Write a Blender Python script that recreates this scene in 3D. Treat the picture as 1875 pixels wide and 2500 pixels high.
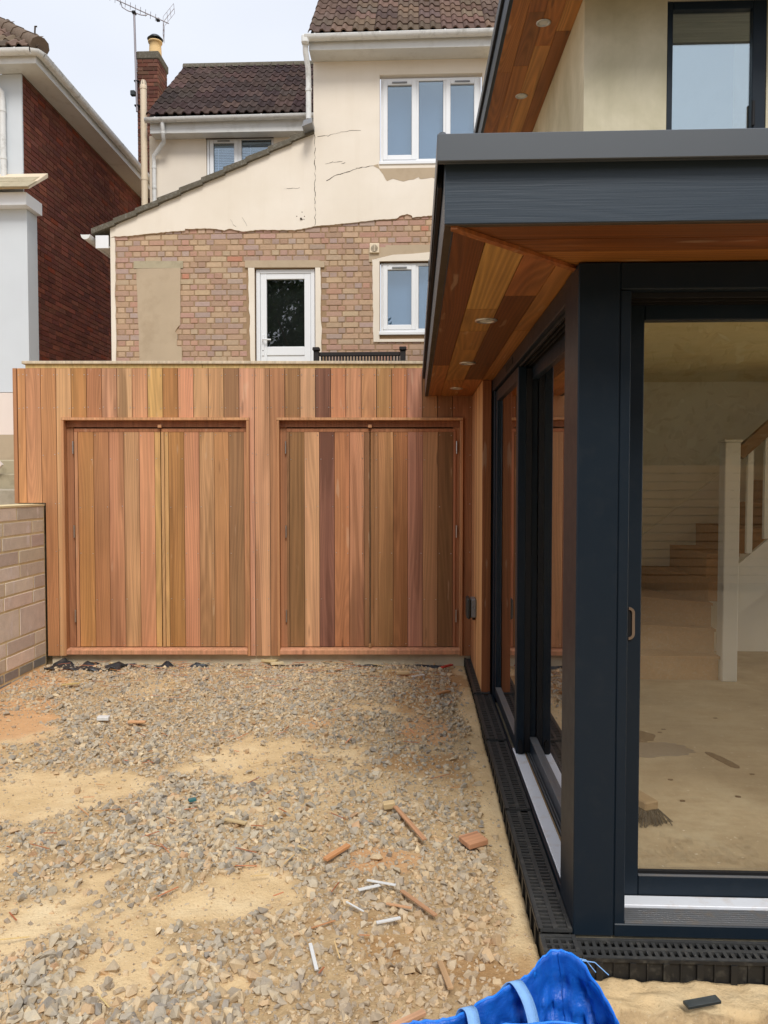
import bpy, bmesh, math, random
import numpy as np
from mathutils import Vector, Matrix, Euler, noise as mnoise

random.seed(7)
rng = np.random.default_rng(7)
for o in list(bpy.data.objects):
    bpy.data.objects.remove(o)
scene = bpy.context.scene
COL = scene.collection
R = math.radians

# ------------------------------------------------------------------ camera
cam_d = bpy.data.cameras.new("camera")
cam = bpy.data.objects.new("camera", cam_d)
COL.objects.link(cam)
cam.location = (0, 0, 1.58)
cam.rotation_euler = (R(90 - 2.07), 0, R(2.30))
cam_d.sensor_fit = 'VERTICAL'
cam_d.sensor_height = 36
cam_d.lens = 27.07
cam_d.clip_start = 0.05
cam_d.clip_end = 500
scene.camera = cam

# ------------------------------------------------------------------ overcast daylight
SUN_EL, SUN_AZ = 50, 168          # the brightest part of the cloud stands behind the camera
world = bpy.data.worlds.new("World")
scene.world = world
world.use_nodes = True
wn = world.node_tree.nodes
wl = world.node_tree.links
wn.clear()
w_out = wn.new('ShaderNodeOutputWorld')
w_bg = wn.new('ShaderNodeBackground')
w_bg.inputs['Strength'].default_value = 0.1
w_sky = wn.new('ShaderNodeTexSky')
w_sky.sky_type = 'NISHITA'
w_sky.sun_disc = False
w_sky.sun_elevation = R(SUN_EL)
w_sky.sun_rotation = R(SUN_AZ)
w_tc = wn.new('ShaderNodeTexCoord')
w_map = wn.new('ShaderNodeMapping')
w_map.inputs['Scale'].default_value = (1, 1, 2.2)
w_noise = wn.new('ShaderNodeTexNoise')
w_noise.inputs['Scale'].default_value = 1.6
w_noise.inputs['Detail'].default_value = 4
w_ramp = wn.new('ShaderNodeValToRGB')
w_ramp.color_ramp.elements[0].position = 0.3
w_ramp.color_ramp.elements[0].color = (5.1, 5.4, 6.05, 1)
w_ramp.color_ramp.elements[1].position = 0.72
w_ramp.color_ramp.elements[1].color = (5.9, 6.15, 6.65, 1)
w_mix = wn.new('ShaderNodeMixRGB')
w_mix.inputs['Fac'].default_value = 0.93
wl.new(w_tc.outputs['Generated'], w_map.inputs['Vector'])
wl.new(w_map.outputs['Vector'], w_noise.inputs['Vector'])
wl.new(w_noise.outputs['Fac'], w_ramp.inputs['Fac'])
wl.new(w_sky.outputs['Color'], w_mix.inputs['Color1'])
wl.new(w_ramp.outputs['Color'], w_mix.inputs['Color2'])
wl.new(w_mix.outputs['Color'], w_bg.inputs['Color'])
wl.new(w_bg.outputs['Background'], w_out.inputs['Surface'])

sun_d = bpy.data.lights.new("sun", 'SUN')
sun_d.energy = 1.5
sun_d.angle = R(20)
sun_d.color = (1.0, 0.965, 0.91)
sun = bpy.data.objects.new("sun", sun_d)
COL.objects.link(sun)
_az = R(SUN_AZ)
sun_dir = Vector((math.sin(_az) * math.cos(R(SUN_EL)), math.cos(_az) * math.cos(R(SUN_EL)), math.sin(R(SUN_EL))))
sun.rotation_euler = sun_dir.to_track_quat('Z', 'Y').to_euler()
sun.location = sun_dir * 30

scene.view_settings.view_transform = 'Standard'
scene.view_settings.look = 'None'
scene.view_settings.exposure = 0.70
scene.view_settings.gamma = 1
scene.view_settings.use_curve_mapping = False
scene.render.engine = 'CYCLES'
scene.cycles.use_denoising = True
scene.cycles.max_bounces = 10
scene.cycles.diffuse_bounces = 5
scene.cycles.glossy_bounces = 5
scene.cycles.transmission_bounces = 6
scene.cycles.transparent_max_bounces = 12
scene.cycles.sample_clamp_indirect = 6
scene.cycles.caustics_reflective = False
scene.cycles.caustics_refractive = False

# ------------------------------------------------------------------ helpers
def lin(c):
    """sRGB 0-255 triple to linear"""
    out = []
    for v in c:
        v = v / 255.0
        out.append(v / 12.92 if v <= 0.04045 else ((v + 0.055) / 1.055) ** 2.4)
    return tuple(out)

ORG = {}

def org(o):
    return ORG.get(o.name, Vector((0, 0, 0))) if o is not None else Vector((0, 0, 0))

def tag(o, label=None, cat=None, group=None, kind=None):
    if label: o['label'] = label
    if cat: o['category'] = cat
    if group: o['group'] = group
    if kind: o['kind'] = kind
    return o

def empty(name, loc, label=None, cat=None, group=None, rz=0.0, local=False):
    o = bpy.data.objects.new(name, None)
    COL.objects.link(o)
    o.location = loc
    o.rotation_euler = (0, 0, rz)
    o.empty_display_size = 0.1
    ORG[o.name] = Vector((0, 0, 0)) if local else Vector(loc)
    return tag(o, label, cat, group)

def link_mesh(name, me, parent, loc, rot=(0, 0, 0), color=None):
    """link an object whose loc is given in the parent's frame of reference (world, or local to a rotated root)"""
    o = bpy.data.objects.new(name, me)
    COL.objects.link(o)
    loc = Vector(loc)
    if parent is not None:
        o.parent = parent
    o.location = loc - org(parent)
    o.rotation_euler = rot
    ORG[o.name] = loc
    if color is not None:
        o.color = (*color[:3], color[3] if len(color) > 3 else 0.0)
    return o

class MB:
    """collects faces for one mesh"""
    def __init__(s):
        s.v, s.f, s.sm = [], [], []
    def add(s, vs, fs, smooth=False):
        b = len(s.v)
        s.v.extend([tuple(p) for p in vs])
        for f in fs:
            s.f.append(tuple(i + b for i in f))
            s.sm.append(smooth)
        return s
    def box(s, x0, x1, y0, y1, z0, z1):
        return s.add([(x0, y0, z0), (x1, y0, z0), (x1, y1, z0), (x0, y1, z0), (x0, y0, z1), (x1, y0, z1), (x1, y1, z1), (x0, y1, z1)],
                     [(0, 3, 2, 1), (4, 5, 6, 7), (0, 1, 5, 4), (1, 2, 6, 5), (2, 3, 7, 6), (3, 0, 4, 7)])
    def bbox(s, x0, x1, y0, y1, z0, z1, b=0.003):
        """box with all twelve edges chamfered"""
        xs, ys, zs = (x0, x1), (y0, y1), (z0, z1)
        vs, idx = [], {}
        for i in (0, 1):
            for j in (0, 1):
                for k in (0, 1):
                    sx, sy, sz = (1 if i == 0 else -1), (1 if j == 0 else -1), (1 if k == 0 else -1)
                    for a in range(3):
                        p = [xs[i] + sx * b, ys[j] + sy * b, zs[k] + sz * b]
                        p[a] = (xs[i], ys[j], zs[k])[a]
                        idx[(i, j, k, a)] = len(vs)
                        vs.append(tuple(p))
        g = lambda i, j, k, a: idx[(i, j, k, a)]
        fs = []
        fs.append((g(0,0,0,0), g(0,0,1,0), g(0,1,1,0), g(0,1,0,0)))
        fs.append((g(1,0,0,0), g(1,1,0,0), g(1,1,1,0), g(1,0,1,0)))
        fs.append((g(0,0,0,1), g(1,0,0,1), g(1,0,1,1), g(0,0,1,1)))
        fs.append((g(0,1,0,1), g(0,1,1,1), g(1,1,1,1), g(1,1,0,1)))
        fs.append((g(0,0,0,2), g(0,1,0,2), g(1,1,0,2), g(1,0,0,2)))
        fs.append((g(0,0,1,2), g(1,0,1,2), g(1,1,1,2), g(0,1,1,2)))
        for i in (0, 1):
            for j in (0, 1):
                fs.append((g(i,j,0,0), g(i,j,1,0), g(i,j,1,1), g(i,j,0,1)))
        for i in (0, 1):
            for k in (0, 1):
                fs.append((g(i,0,k,0), g(i,1,k,0), g(i,1,k,2), g(i,0,k,2)))
        for j in (0, 1):
            for k in (0, 1):
                fs.append((g(0,j,k,1), g(1,j,k,1), g(1,j,k,2), g(0,j,k,2)))
        for i in (0, 1):
            for j in (0, 1):
                for k in (0, 1):
                    fs.append((g(i,j,k,0), g(i,j,k,1), g(i,j,k,2)))
        return s.add(vs, fs)
    def prism(s, poly, axis, a0, a1):
        """polygon in the plane across axis ('x': (y,z), 'y': (x,z), 'z': (x,y)) pulled from a0 to a1"""
        def P(p, a):
            return {'x': (a, p[0], p[1]), 'y': (p[0], a, p[1]), 'z': (p[0], p[1], a)}[axis]
        n = len(poly)
        vs = [P(p, a0) for p in poly] + [P(p, a1) for p in poly]
        fs = [tuple(range(n)), tuple(range(2 * n - 1, n - 1, -1))]
        for i in range(n):
            j = (i + 1) % n
            fs.append((i, i + n, j + n, j))
        return s.add(vs, fs)
    def beam(s, p, q, w, h, up=(0, 0, 1)):
        """bar of section w x h from p to q"""
        p, q = Vector(p), Vector(q)
        d = (q - p).normalized()
        up = Vector(up)
        if abs(d.dot(up)) > 0.98: up = Vector((0, 1, 0))
        r = d.cross(up).normalized()
        u = r.cross(d)
        vs = []
        for c in (p, q):
            for a, b in ((-1, -1), (1, -1), (1, 1), (-1, 1)):
                vs.append(c + r * a * w / 2 + u * b * h / 2)
        return s.add(vs, [(3, 2, 1, 0), (4, 5, 6, 7), (0, 1, 5, 4), (1, 2, 6, 5), (2, 3, 7, 6), (3, 0, 4, 7)])
    def tube(s, pts, r, n=10, caps=True, smooth=True, arc=None):
        """round bar along a polyline; r a number or one per point; arc=(a0,a1) sweeps an open part of the circle"""
        pts = [Vector(p) for p in pts]
        rs = r if isinstance(r, (list, tuple)) else [r] * len(pts)
        ref = None
        rings = []
        for i, p in enumerate(pts):
            d = (pts[min(i + 1, len(pts) - 1)] - pts[max(i - 1, 0)]).normalized()
            if ref is None:
                ref = Vector((0, 0, 1)) if abs(d.z) < 0.9 else Vector((0, 1, 0))
            a = d.cross(ref).normalized()
            b = a.cross(d).normalized()
            ref = b
            ring = []
            m = n + 1 if arc else n
            for k in range(m):
                t = (arc[0] + (arc[1] - arc[0]) * k / n) if arc else 2 * math.pi * k / n
                ring.append(p + (a * math.cos(t) + b * math.sin(t)) * rs[i])
            rings.append(ring)
        m = len(rings[0])
        vs = [q for ring in rings for q in ring]
        fs = []
        for i in range(len(pts) - 1):
            for k in range(m - 1 if arc else m):
                k2 = (k + 1) % m
                fs.append((i * m + k, i * m + k2, (i + 1) * m + k2, (i + 1) * m + k))
        s.add(vs, fs, smooth)
        if caps and not arc:
            s.add(rings[0], [tuple(range(m - 1, -1, -1))])
            s.add(rings[-1], [tuple(range(m))])
        return s
    def lathe(s, prof, c, n=24, axis=(0, 0, 1), smooth=True):
        """profile (radius, height) spun about an axis through c"""
        q = Vector((0, 0, 1)).rotation_difference(Vector(axis))
        vs = []
        for r, h in prof:
            for k in range(n):
                t = 2 * math.pi * k / n
                vs.append(Vector(c) + q @ Vector((r * math.cos(t), r * math.sin(t), h)))
        fs = []
        for i in range(len(prof) - 1):
            for k in range(n):
                k2 = (k + 1) % n
                fs.append((i * n + k, i * n + k2, (i + 1) * n + k2, (i + 1) * n + k))
        return s.add(vs, fs, smooth)
    def mesh(s, name, mat, origin=(0, 0, 0)):
        me = bpy.data.meshes.new(name)
        ox, oy, oz = origin
        me.from_pydata([(x - ox, y - oy, z - oz) for x, y, z in s.v], [], s.f)
        me.polygons.foreach_set('use_smooth', s.sm)
        if mat is not None:
            me.materials.append(mat)
        me.update()
        return me
    def build(s, name, mat, parent=None, color=None, origin=None, fix=False):
        if origin is None:
            a = np.array(s.v)
            c = (a.min(0) + a.max(0)) / 2
            origin = (c[0], c[1], a.min(0)[2])
        me = s.mesh(name, mat, origin)
        if fix:
            bm = bmesh.new(); bm.from_mesh(me)
            bmesh.ops.recalc_face_normals(bm, faces=bm.faces)
            bm.to_mesh(me); bm.free()
        return link_mesh(name, me, parent, origin, color=color)

def top(o, label, cat, group=None):
    return tag(o, label, cat, group)

def vn(x, y, z=0.0, s=1.0):
    return mnoise.noise(Vector((x * s, y * s, z * s)))

def closed(pts, n):
    out = []
    m = len(pts)
    for k in range(n):
        t = k * m / n; i = int(t); f = t - i
        p = [Vector(pts[(i + d) % m]) for d in (-1, 0, 1, 2)]
        q = [0.5 * ((2 * p[1]) + (p[2] - p[0]) * f + (2 * p[0] - 5 * p[1] + 4 * p[2] - p[3]) * f * f + (-p[0] + 3 * p[1] - 3 * p[2] + p[3]) * f ** 3)]
        out.append(q[0])
    return out

# ------------------------------------------------------------------ materials
class NT:
    def __init__(s, name):
        s.m = bpy.data.materials.new(name)
        s.m.use_nodes = True
        s.t = s.m.node_tree
        s.t.nodes.clear()
        s.out = s.t.nodes.new('ShaderNodeOutputMaterial')
    def n(s, typ, ins=None, **props):
        nd = s.t.nodes.new('ShaderNode' + typ)
        for k, v in props.items():
            setattr(nd, k, v)
        for k, v in (ins or {}).items():
            sock = nd.inputs[k]
            if isinstance(v, bpy.types.NodeSocket):
                s.t.links.new(v, sock)
            else:
                sock.default_value = v
        return nd
    def math(s, op, a, b=0.0, clamp=False):
        return s.n('Math', {0: a, 1: b}, operation=op, use_clamp=clamp).outputs[0]
    def mul(s, vec, xyz):
        return s.n('VectorMath', {0: vec, 1: xyz}, operation='MULTIPLY').outputs[0]
    def vadd(s, a, b):
        return s.n('VectorMath', {0: a, 1: b}, operation='ADD').outputs[0]
    def noise(s, vec, scale=1.0, detail=3.0, rough=0.5, dist=0.0):
        return s.n('TexNoise', {'Vector': vec, 'Scale': scale, 'Detail': detail, 'Roughness': rough, 'Distortion': dist}).outputs['Fac']
    def ramp(s, fac, stops, interp='LINEAR'):
        nd = s.n('ValToRGB', {'Fac': fac})
        cr = nd.color_ramp
        cr.interpolation = interp
        while len(cr.elements) < len(stops):
            cr.elements.new(0.5)
        for e, (p, c) in zip(cr.elements, stops):
            e.position = p
            e.color = (*c, 1) if isinstance(c, (tuple, list)) else (c, c, c, 1)
        return nd.outputs['Color']
    def mix(s, fac, a, b, blend='MIX'):
        nd = s.n('MixRGB', blend_type=blend)
        for k, v in (('Fac', fac), ('Color1', a), ('Color2', b)):
            if isinstance(v, bpy.types.NodeSocket):
                s.t.links.new(v, nd.inputs[k])
            else:
                nd.inputs[k].default_value = v if not isinstance(v, (tuple, list)) or len(v) == 4 else (*v, 1)
        return nd.outputs['Color']
    def hsv(s, col, val=None, sat=None, hue=None):
        ins = {'Color': col}
        if val is not None: ins['Value'] = val
        if sat is not None: ins['Saturation'] = sat
        if hue is not None: ins['Hue'] = hue
        return s.n('HueSaturation', ins).outputs['Color']
    def bump(s, h, strength=0.3, dist=0.01):
        return s.n('Bump', {'Height': h, 'Strength': strength, 'Distance': dist}).outputs['Normal']
    def bsdf(s, color, rough=0.6, spec=0.4, metal=0.0, normal=None, **more):
        nd = s.n('BsdfPrincipled')
        ins = {'Base Color': color, 'Roughness': rough, 'Specular IOR Level': spec, 'Metallic': metal}
        ins.update(more)
        for k, v in ins.items():
            if isinstance(v, bpy.types.NodeSocket):
                s.t.links.new(v, nd.inputs[k])
            else:
                if k == 'Base Color' and len(v) == 3: v = (*v, 1)
                nd.inputs[k].default_value = v
        if normal is not None:
            s.t.links.new(normal, nd.inputs['Normal'])
        return nd.outputs[0]
    def done(s, shader):
        s.t.links.new(shader, s.out.inputs['Surface'])
        return s.m

def obj_vec(t, shift=True):
    tc = t.n('TexCoord').outputs['Object']
    if not shift:
        return tc
    oi = t.n('ObjectInfo')
    off = t.n('CombineXYZ', {'X': t.math('MULTIPLY', oi.outputs['Random'], 41.0), 'Y': t.math('MULTIPLY', oi.outputs['Random'], 13.0),
                             'Z': t.math('MULTIPLY', oi.outputs['Random'], 97.0)}).outputs[0]
    return t.vadd(tc, off)

def world_vec(t):
    return t.n('NewGeometry').outputs['Position']

def make_wood(name, rough=0.62, ring_amt=0.22, sheen=0.3):
    """sawn softwood: the object's own colour, growth rings, fibres and heartwood streaks (object alpha)"""
    t = NT(name)
    oi = t.n('ObjectInfo')
    tc = t.n('TexCoord').outputs['Object']
    v = obj_vec(t)
    x = t.n('SeparateXYZ', {0: tc}).outputs['X']
    big = t.noise(t.mul(v, (5.0, 5.0, 0.42)), 1.0, 1.5, 0.45)
    k = t.math('ADD', 6.0, t.math('MULTIPLY', t.math('FRACT', t.math('MULTIPLY', oi.outputs['Random'], 7.31)), 22.0))
    ph = t.math('ADD', t.math('MULTIPLY', big, k), t.math('MULTIPLY', x, t.math('ADD', 8.0, t.math('MULTIPLY', oi.outputs['Random'], 45.0))))
    tri = t.math('PINGPONG', ph, 0.5)
    ring = t.ramp(tri, [(0.0, 0.0), (0.22, 0.35), (0.5, 1.0)])
    fib = t.noise(t.mul(v, (260.0, 260.0, 5.0)), 1.0, 2.0, 0.6)
    band = t.noise(t.mul(v, (42.0, 42.0, 0.5)), 1.0, 3.0, 0.6, 0.15)
    mott = t.noise(t.mul(v, (3.0, 3.0, 1.1)), 1.0, 3.0, 0.55)
    val = t.math('ADD', 0.80, t.math('MULTIPLY', fib, 0.22))
    val = t.math('ADD', val, t.math('MULTIPLY', t.math('SUBTRACT', mott, 0.5), 0.55))
    val = t.math('ADD', val, t.math('MULTIPLY', ring, ring_amt))
    val = t.math('ADD', val, t.math('MULTIPLY', t.math('SUBTRACT', band, 0.5), 0.85))
    col = t.hsv(oi.outputs['Color'], val=val)
    st = t.noise(t.mul(v, (8.5, 8.5, 0.55)), 1.0, 2.0, 0.5, 0.35)
    st = t.ramp(st, [(0.48, 0.0), (0.545, 1.0)])
    fac = t.math('MULTIPLY', st, oi.outputs['Alpha'])
    dark = t.hsv(col, val=0.58, sat=1.04)
    col = t.mix(fac, col, dark)
    # knots and pale scuffs
    kn = t.n('TexVoronoi', {'Vector': t.mul(v, (9.0, 9.0, 1.3)), 'Scale': 1.0})
    kd = t.ramp(kn.outputs['Distance'], [(0.05, 1.0), (0.11, 0.0)])
    kr = t.math('GREATER_THAN', t.n('SeparateColor', {0: kn.outputs['Color']}).outputs[0], 0.72)
    col = t.mix(t.math('MULTIPLY', t.math('MULTIPLY', kd, kr), 0.7), col, t.hsv(col, val=0.42))
    sc = t.ramp(t.noise(t.mul(v, (16.0, 16.0, 2.6)), 1.0, 2.0, 0.5), [(0.69, 0.0), (0.73, 1.0)])
    col = t.mix(t.math('MULTIPLY', sc, 0.22), col, (0.72, 0.52, 0.36, 1))
    warm = t.noise(t.mul(v, (7.0, 7.0, 0.6)), 1.0, 1.0)
    col = t.hsv(col, hue=t.math('ADD', 0.4965, t.math('MULTIPLY', warm, 0.016)))
    nrm = t.bump(t.math('ADD', fib, t.math('MULTIPLY', ring, 0.4)), 0.12, 0.004)
    return t.done(t.bsdf(col, rough, sheen, normal=nrm))

def make_flat(name, col, rough=0.5, spec=0.4, metal=0.0, var=0.08, scale=8.0, bump=0.0, bscale=120.0, dirt=None):
    """painted or moulded surface with slight mottling and optional dirt"""
    t = NT(name)
    p = world_vec(t)
    a = t.noise(p, scale, 4.0, 0.6)
    c = t.hsv(t.mix(0.0, (*col, 1), (0, 0, 0, 1)), val=t.math('ADD', 1.0 - var, t.math('MULTIPLY', a, 2 * var)))
    if dirt:
        d = t.ramp(t.noise(p, dirt[1], 5.0, 0.65), [(0.52, 0.0), (0.72, 1.0)])
        c = t.mix(t.math('MULTIPLY', d, dirt[2]), c, dirt[0])
    nrm = t.bump(t.noise(p, bscale, 3.0), bump, 0.004) if bump else None
    rr = t.math('ADD', rough - 0.06, t.math('MULTIPLY', t.noise(p, scale * 2.3, 3.0), 0.12))
    return t.done(t.bsdf(c, rr, spec, metal, nrm))

def make_brick(name, attr=False, spot=0.16, pale=0.5):
    t = NT(name)
    if attr:
        base = t.n('VertexColor', layer_name='tint').outputs['Color']
    else:
        base = t.n('ObjectInfo').outputs['Color']
    p = world_vec(t)
    a = t.noise(p, 21.0, 4.0, 0.65)
    b = t.noise(p, 95.0, 3.0, 0.6)
    v = t.math('ADD', 0.72, t.math('MULTIPLY', a, 0.36))
    v = t.math('ADD', v, t.math('MULTIPLY', b, 0.2))
    c = t.hsv(base, val=v)
    d = t.ramp(t.noise(p, 33.0, 3.0, 0.7), [(0.60, 0.0), (0.72, 1.0)])
    c = t.mix(t.math('MULTIPLY', d, pale), c, (0.30, 0.24, 0.18, 1))
    e = t.ramp(t.noise(p, 150.0, 2.0, 0.5), [(0.66, 0.0), (0.74, 1.0)])
    c = t.mix(t.math('MULTIPLY', e, spot), c, (0.05, 0.035, 0.03, 1))
    return t.done(t.bsdf(c, 0.9, 0.15, normal=t.bump(t.math('ADD', a, b), 0.5, 0.006)))

def make_glass(name, gain=1.5, base=0.03, tint=(0.93, 0.95, 0.93), gloss=(1, 1, 1), rough=0.0):
    t = NT(name)
    g = t.n('NewGeometry')
    cosv = t.math('ABSOLUTE', t.n('VectorMath', {0: g.outputs['Normal'], 1: g.outputs['Incoming']}, operation='DOT_PRODUCT').outputs['Value'])
    fr = t.math('ADD', 0.04, t.math('MULTIPLY', 0.96, t.math('POWER', t.math('SUBTRACT', 1.0, cosv, clamp=True), 5.0)))
    fac = t.math('ADD', t.math('MULTIPLY', fr, gain), base, clamp=True)
    tr = t.n('BsdfTransparent', {'Color': (*tint, 1)}).outputs[0]
    gl = t.n('BsdfGlossy', {'Color': (*gloss, 1), 'Roughness': rough}).outputs[0]
    return t.done(t.n('MixShader', {0: fac, 1: tr, 2: gl}).outputs[0])

M = {}
M['cedar'] = make_wood('cedar')
M['soffit_cedar'] = make_wood('soffit_cedar', 0.5, 0.42, 0.35)
M['pine'] = make_wood('pine', 0.65, 0.10)
M['upvc'] = make_flat('white_upvc', (0.80, 0.81, 0.82), 0.35, 0.45, var=0.02)
M['gutter'] = make_flat('white_gutter', (0.72, 0.72, 0.70), 0.4, 0.4, var=0.05, dirt=((0.30, 0.29, 0.25), 9.0, 0.55))
M['white_board'] = make_flat('white_fascia', (0.66, 0.66, 0.64), 0.5, 0.35, var=0.05, dirt=((0.42, 0.40, 0.36), 6.0, 0.4))
M['anthracite'] = make_flat('anthracite_frame', (0.0085, 0.0160, 0.0255), 0.38, 0.24, var=0.05, bump=0.02, dirt=((0.03, 0.034, 0.038), 14.0, 0.2))
M['cap'] = make_flat('grey_roof_capping', (0.078, 0.090, 0.104), 0.42, 0.5, var=0.04, scale=3.0)
M['black'] = make_flat('black_gasket', (0.008, 0.008, 0.009), 0.6, 0.3)
M['alu'] = make_flat('brushed_aluminium', (0.84, 0.86, 0.90), 0.4, 0.5, 0.0, var=0.05, dirt=((0.55, 0.40, 0.26), 16.0, 0.35))
M['alu_dull'] = make_flat('dull_aluminium', (0.22, 0.225, 0.235), 0.45, 0.5, 0.5, var=0.1, dirt=((0.35, 0.26, 0.17), 20.0, 0.4))
M['steel'] = make_flat('steel', (0.55, 0.54, 0.52), 0.3, 0.5, 0.9)
M['bronze'] = make_flat('bronze_handle', (0.30, 0.24, 0.20), 0.32, 0.5, 0.8)
M['drain'] = make_flat('drain_plastic', (0.014, 0.014, 0.014), 0.5, 0.4, var=0.2, dirt=((0.12, 0.11, 0.09), 22.0, 0.5))
M['grate'] = make_flat('grate_plastic', (0.042, 0.042, 0.041), 0.5, 0.4, var=0.15, dirt=((0.14, 0.13, 0.11), 30.0, 0.45))
M['tile'] = make_brick('roof_tile_brown', False, 0.35, 0.22)
M['brick'] = make_brick('brick', pale=0.3)
M['brick_stuff'] = make_brick('brick_many', True, pale=0.3)
M['dark_brick'] = make_brick('red_brick', False, 0.3, 0.08)
M['dark_brick_stuff'] = make_brick('red_brick_many', True, 0.3, 0.08)
M['mortar_buff'] = make_flat('buff_mortar', lin((158, 132, 104)), 0.95, 0.1, var=0.2, scale=30, bump=0.4, bscale=90)
M['mortar_red'] = make_flat('pale_mortar', lin((150, 122, 100)), 0.95, 0.1, var=0.2, scale=30, bump=0.3)
M['mortar_block'] = make_flat('block_mortar', lin((222, 206, 164)), 0.95, 0.1, var=0.16, scale=24, bump=0.4)
M['cement'] = make_flat('cement_patch', lin((184, 165, 140)), 0.9, 0.1, var=0.10, scale=3.5, bump=0.15, dirt=((0.25, 0.17, 0.10), 2.6, 0.3))
M['plinth_concrete'] = make_flat('plinth_concrete', lin((212, 200, 174)), 0.9, 0.1, var=0.12, scale=8, bump=0.2, dirt=((0.30, 0.24, 0.16), 6.0, 0.4))
M['concrete'] = make_flat('concrete', lin((176, 164, 138)), 0.9, 0.1, var=0.14, scale=10, bump=0.3, dirt=((0.20, 0.16, 0.10), 7.0, 0.45))
M['step_concrete'] = make_flat('step_concrete', lin((170, 160, 142)), 0.95, 0.1, var=0.2, scale=18, bump=0.5, dirt=((0.12, 0.11, 0.07), 9.0, 0.5))
M['moss_concrete'] = make_flat('mossy_concrete', lin((100, 94, 82)), 0.95, 0.1, var=0.22, scale=18, bump=0.6, dirt=((0.42, 0.40, 0.36), 34.0, 0.4))
M['white_render'] = make_flat('white_render', lin((205, 210, 214)), 0.85, 0.15, var=0.05, scale=2.5, bump=0.12)
M['pink_render'] = make_flat('pink_plinth', lin((226, 212, 202)), 0.85, 0.15, var=0.05, scale=3, bump=0.1)
M['plaster'] = make_flat('bare_plaster', lin((224, 221, 206)), 0.85, 0.15, var=0.10, scale=3.0, dirt=(lin((190, 184, 160)), 5.0, 0.5))
M['ceiling_board'] = make_flat('bare_ceiling_board', lin((224, 212, 170)), 0.85, 0.15, var=0.12, scale=4.0, dirt=(lin((206, 196, 140)), 7.0, 0.6))
M['interior_white'] = make_flat('interior_white', lin((222, 220, 210)), 0.6, 0.3, var=0.03)
M['chipboard'] = make_flat('chipboard', lin((176, 130, 84)), 0.7, 0.2, var=0.18, scale=25, bump=0.1, dirt=((0.46, 0.36, 0.24), 60.0, 0.4))
M['aerial'] = make_flat('aerial_metal', (0.30, 0.27, 0.28), 0.4, 0.5, 0.6)
M['clay_pot'] = make_flat('buff_clay', lin((226, 192, 138)), 0.8, 0.2, var=0.06, scale=6)
M['cowl'] = make_flat('dark_cowl', (0.022, 0.03, 0.032), 0.4, 0.5)
M['cream_pipe'] = make_flat('cream_pipe', lin((226, 208, 180)), 0.5, 0.4, var=0.03)
M['bench'] = make_flat('dark_stained_wood', (0.018, 0.014, 0.013), 0.55, 0.35, var=0.2, scale=14)
M['membrane'] = make_flat('black_membrane', (0.03, 0.033, 0.038), 0.38, 0.5, var=0.2, scale=16, dirt=((0.20, 0.17, 0.13), 13.0, 0.5))
M['red_plastic'] = make_flat('red_plastic', (0.55, 0.05, 0.035), 0.4, 0.4)
M['white_plastic'] = make_flat('white_plastic', (0.74, 0.74, 0.72), 0.4, 0.4, dirt=((0.4, 0.34, 0.26), 30.0, 0.3))
M['grey_plastic'] = make_flat('grey_plastic', (0.20, 0.205, 0.21), 0.45, 0.4)
M['lamp_lens'] = make_flat('frosted_lens', (0.62, 0.60, 0.55), 0.3, 0.5)
M['bristle'] = make_flat('dark_bristle', (0.03, 0.03, 0.028), 0.7, 0.2, var=0.3, scale=60)
M['strap'] = make_flat('blue_webbing', lin((140, 186, 238)), 0.7, 0.2, var=0.12, scale=90, bump=0.5, bscale=420)
M['blind'] = make_flat('white_blind', lin((190, 205, 222)), 0.6, 0.3)
M['window_back'] = make_flat('sky_tinted_curtain', lin((124, 145, 166)), 0.9, 0.1, var=0.10, scale=1.3)  # blue-grey puts the sky's reflection into the panel behind the house panes
M['dark_room'] = make_flat('dim_room', (0.10, 0.105, 0.11), 0.9, 0.1)
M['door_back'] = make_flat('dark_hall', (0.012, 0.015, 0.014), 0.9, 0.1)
M['stain'] = make_flat('dark_water_stain', lin((96, 70, 46)), 0.5, 0.3, var=0.2, scale=14)
M['stain_grey'] = make_flat('grey_water_stain', lin((134, 120, 106)), 0.4, 0.4, var=0.1, scale=14)
M['bark'] = make_flat('bark', (0.08, 0.06, 0.045), 0.95, 0.1, var=0.3, scale=12)
M['leaf'] = make_flat('leaf', (0.028, 0.06, 0.02), 0.6, 0.3, var=0.4, scale=2.5)
M['hedge_leaf'] = make_flat('hedge_leaf', (0.15, 0.17, 0.095), 0.6, 0.3, var=0.4, scale=1.6)
M['rail_wood'] = make_flat('oak_rail', lin((134, 100, 62)), 0.5, 0.3, var=0.15, scale=12)
M['fence_wood'] = make_flat('fence_wood', lin((150, 125, 92)), 0.8, 0.2, var=0.15, scale=6)
M['teal_plastic'] = make_flat('teal_plastic', (0.04, 0.16, 0.17), 0.4, 0.4)
M['glass_door'] = make_glass('door_glass', 2.2, 0.0, (0.985, 0.985, 0.975))
M['glass_side'] = make_glass('side_door_glass', 2.1, 0.0, (0.985, 0.985, 0.975))
M['glass_house'] = make_glass('house_glass', 1.5, 0.12, (0.84, 0.90, 0.95), (0.86, 0.95, 1.0))
M['glass_upper'] = make_glass('coated_glass', 1.3, 0.33, (0.9, 0.92, 0.92), (0.82, 0.95, 1.0))

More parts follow.
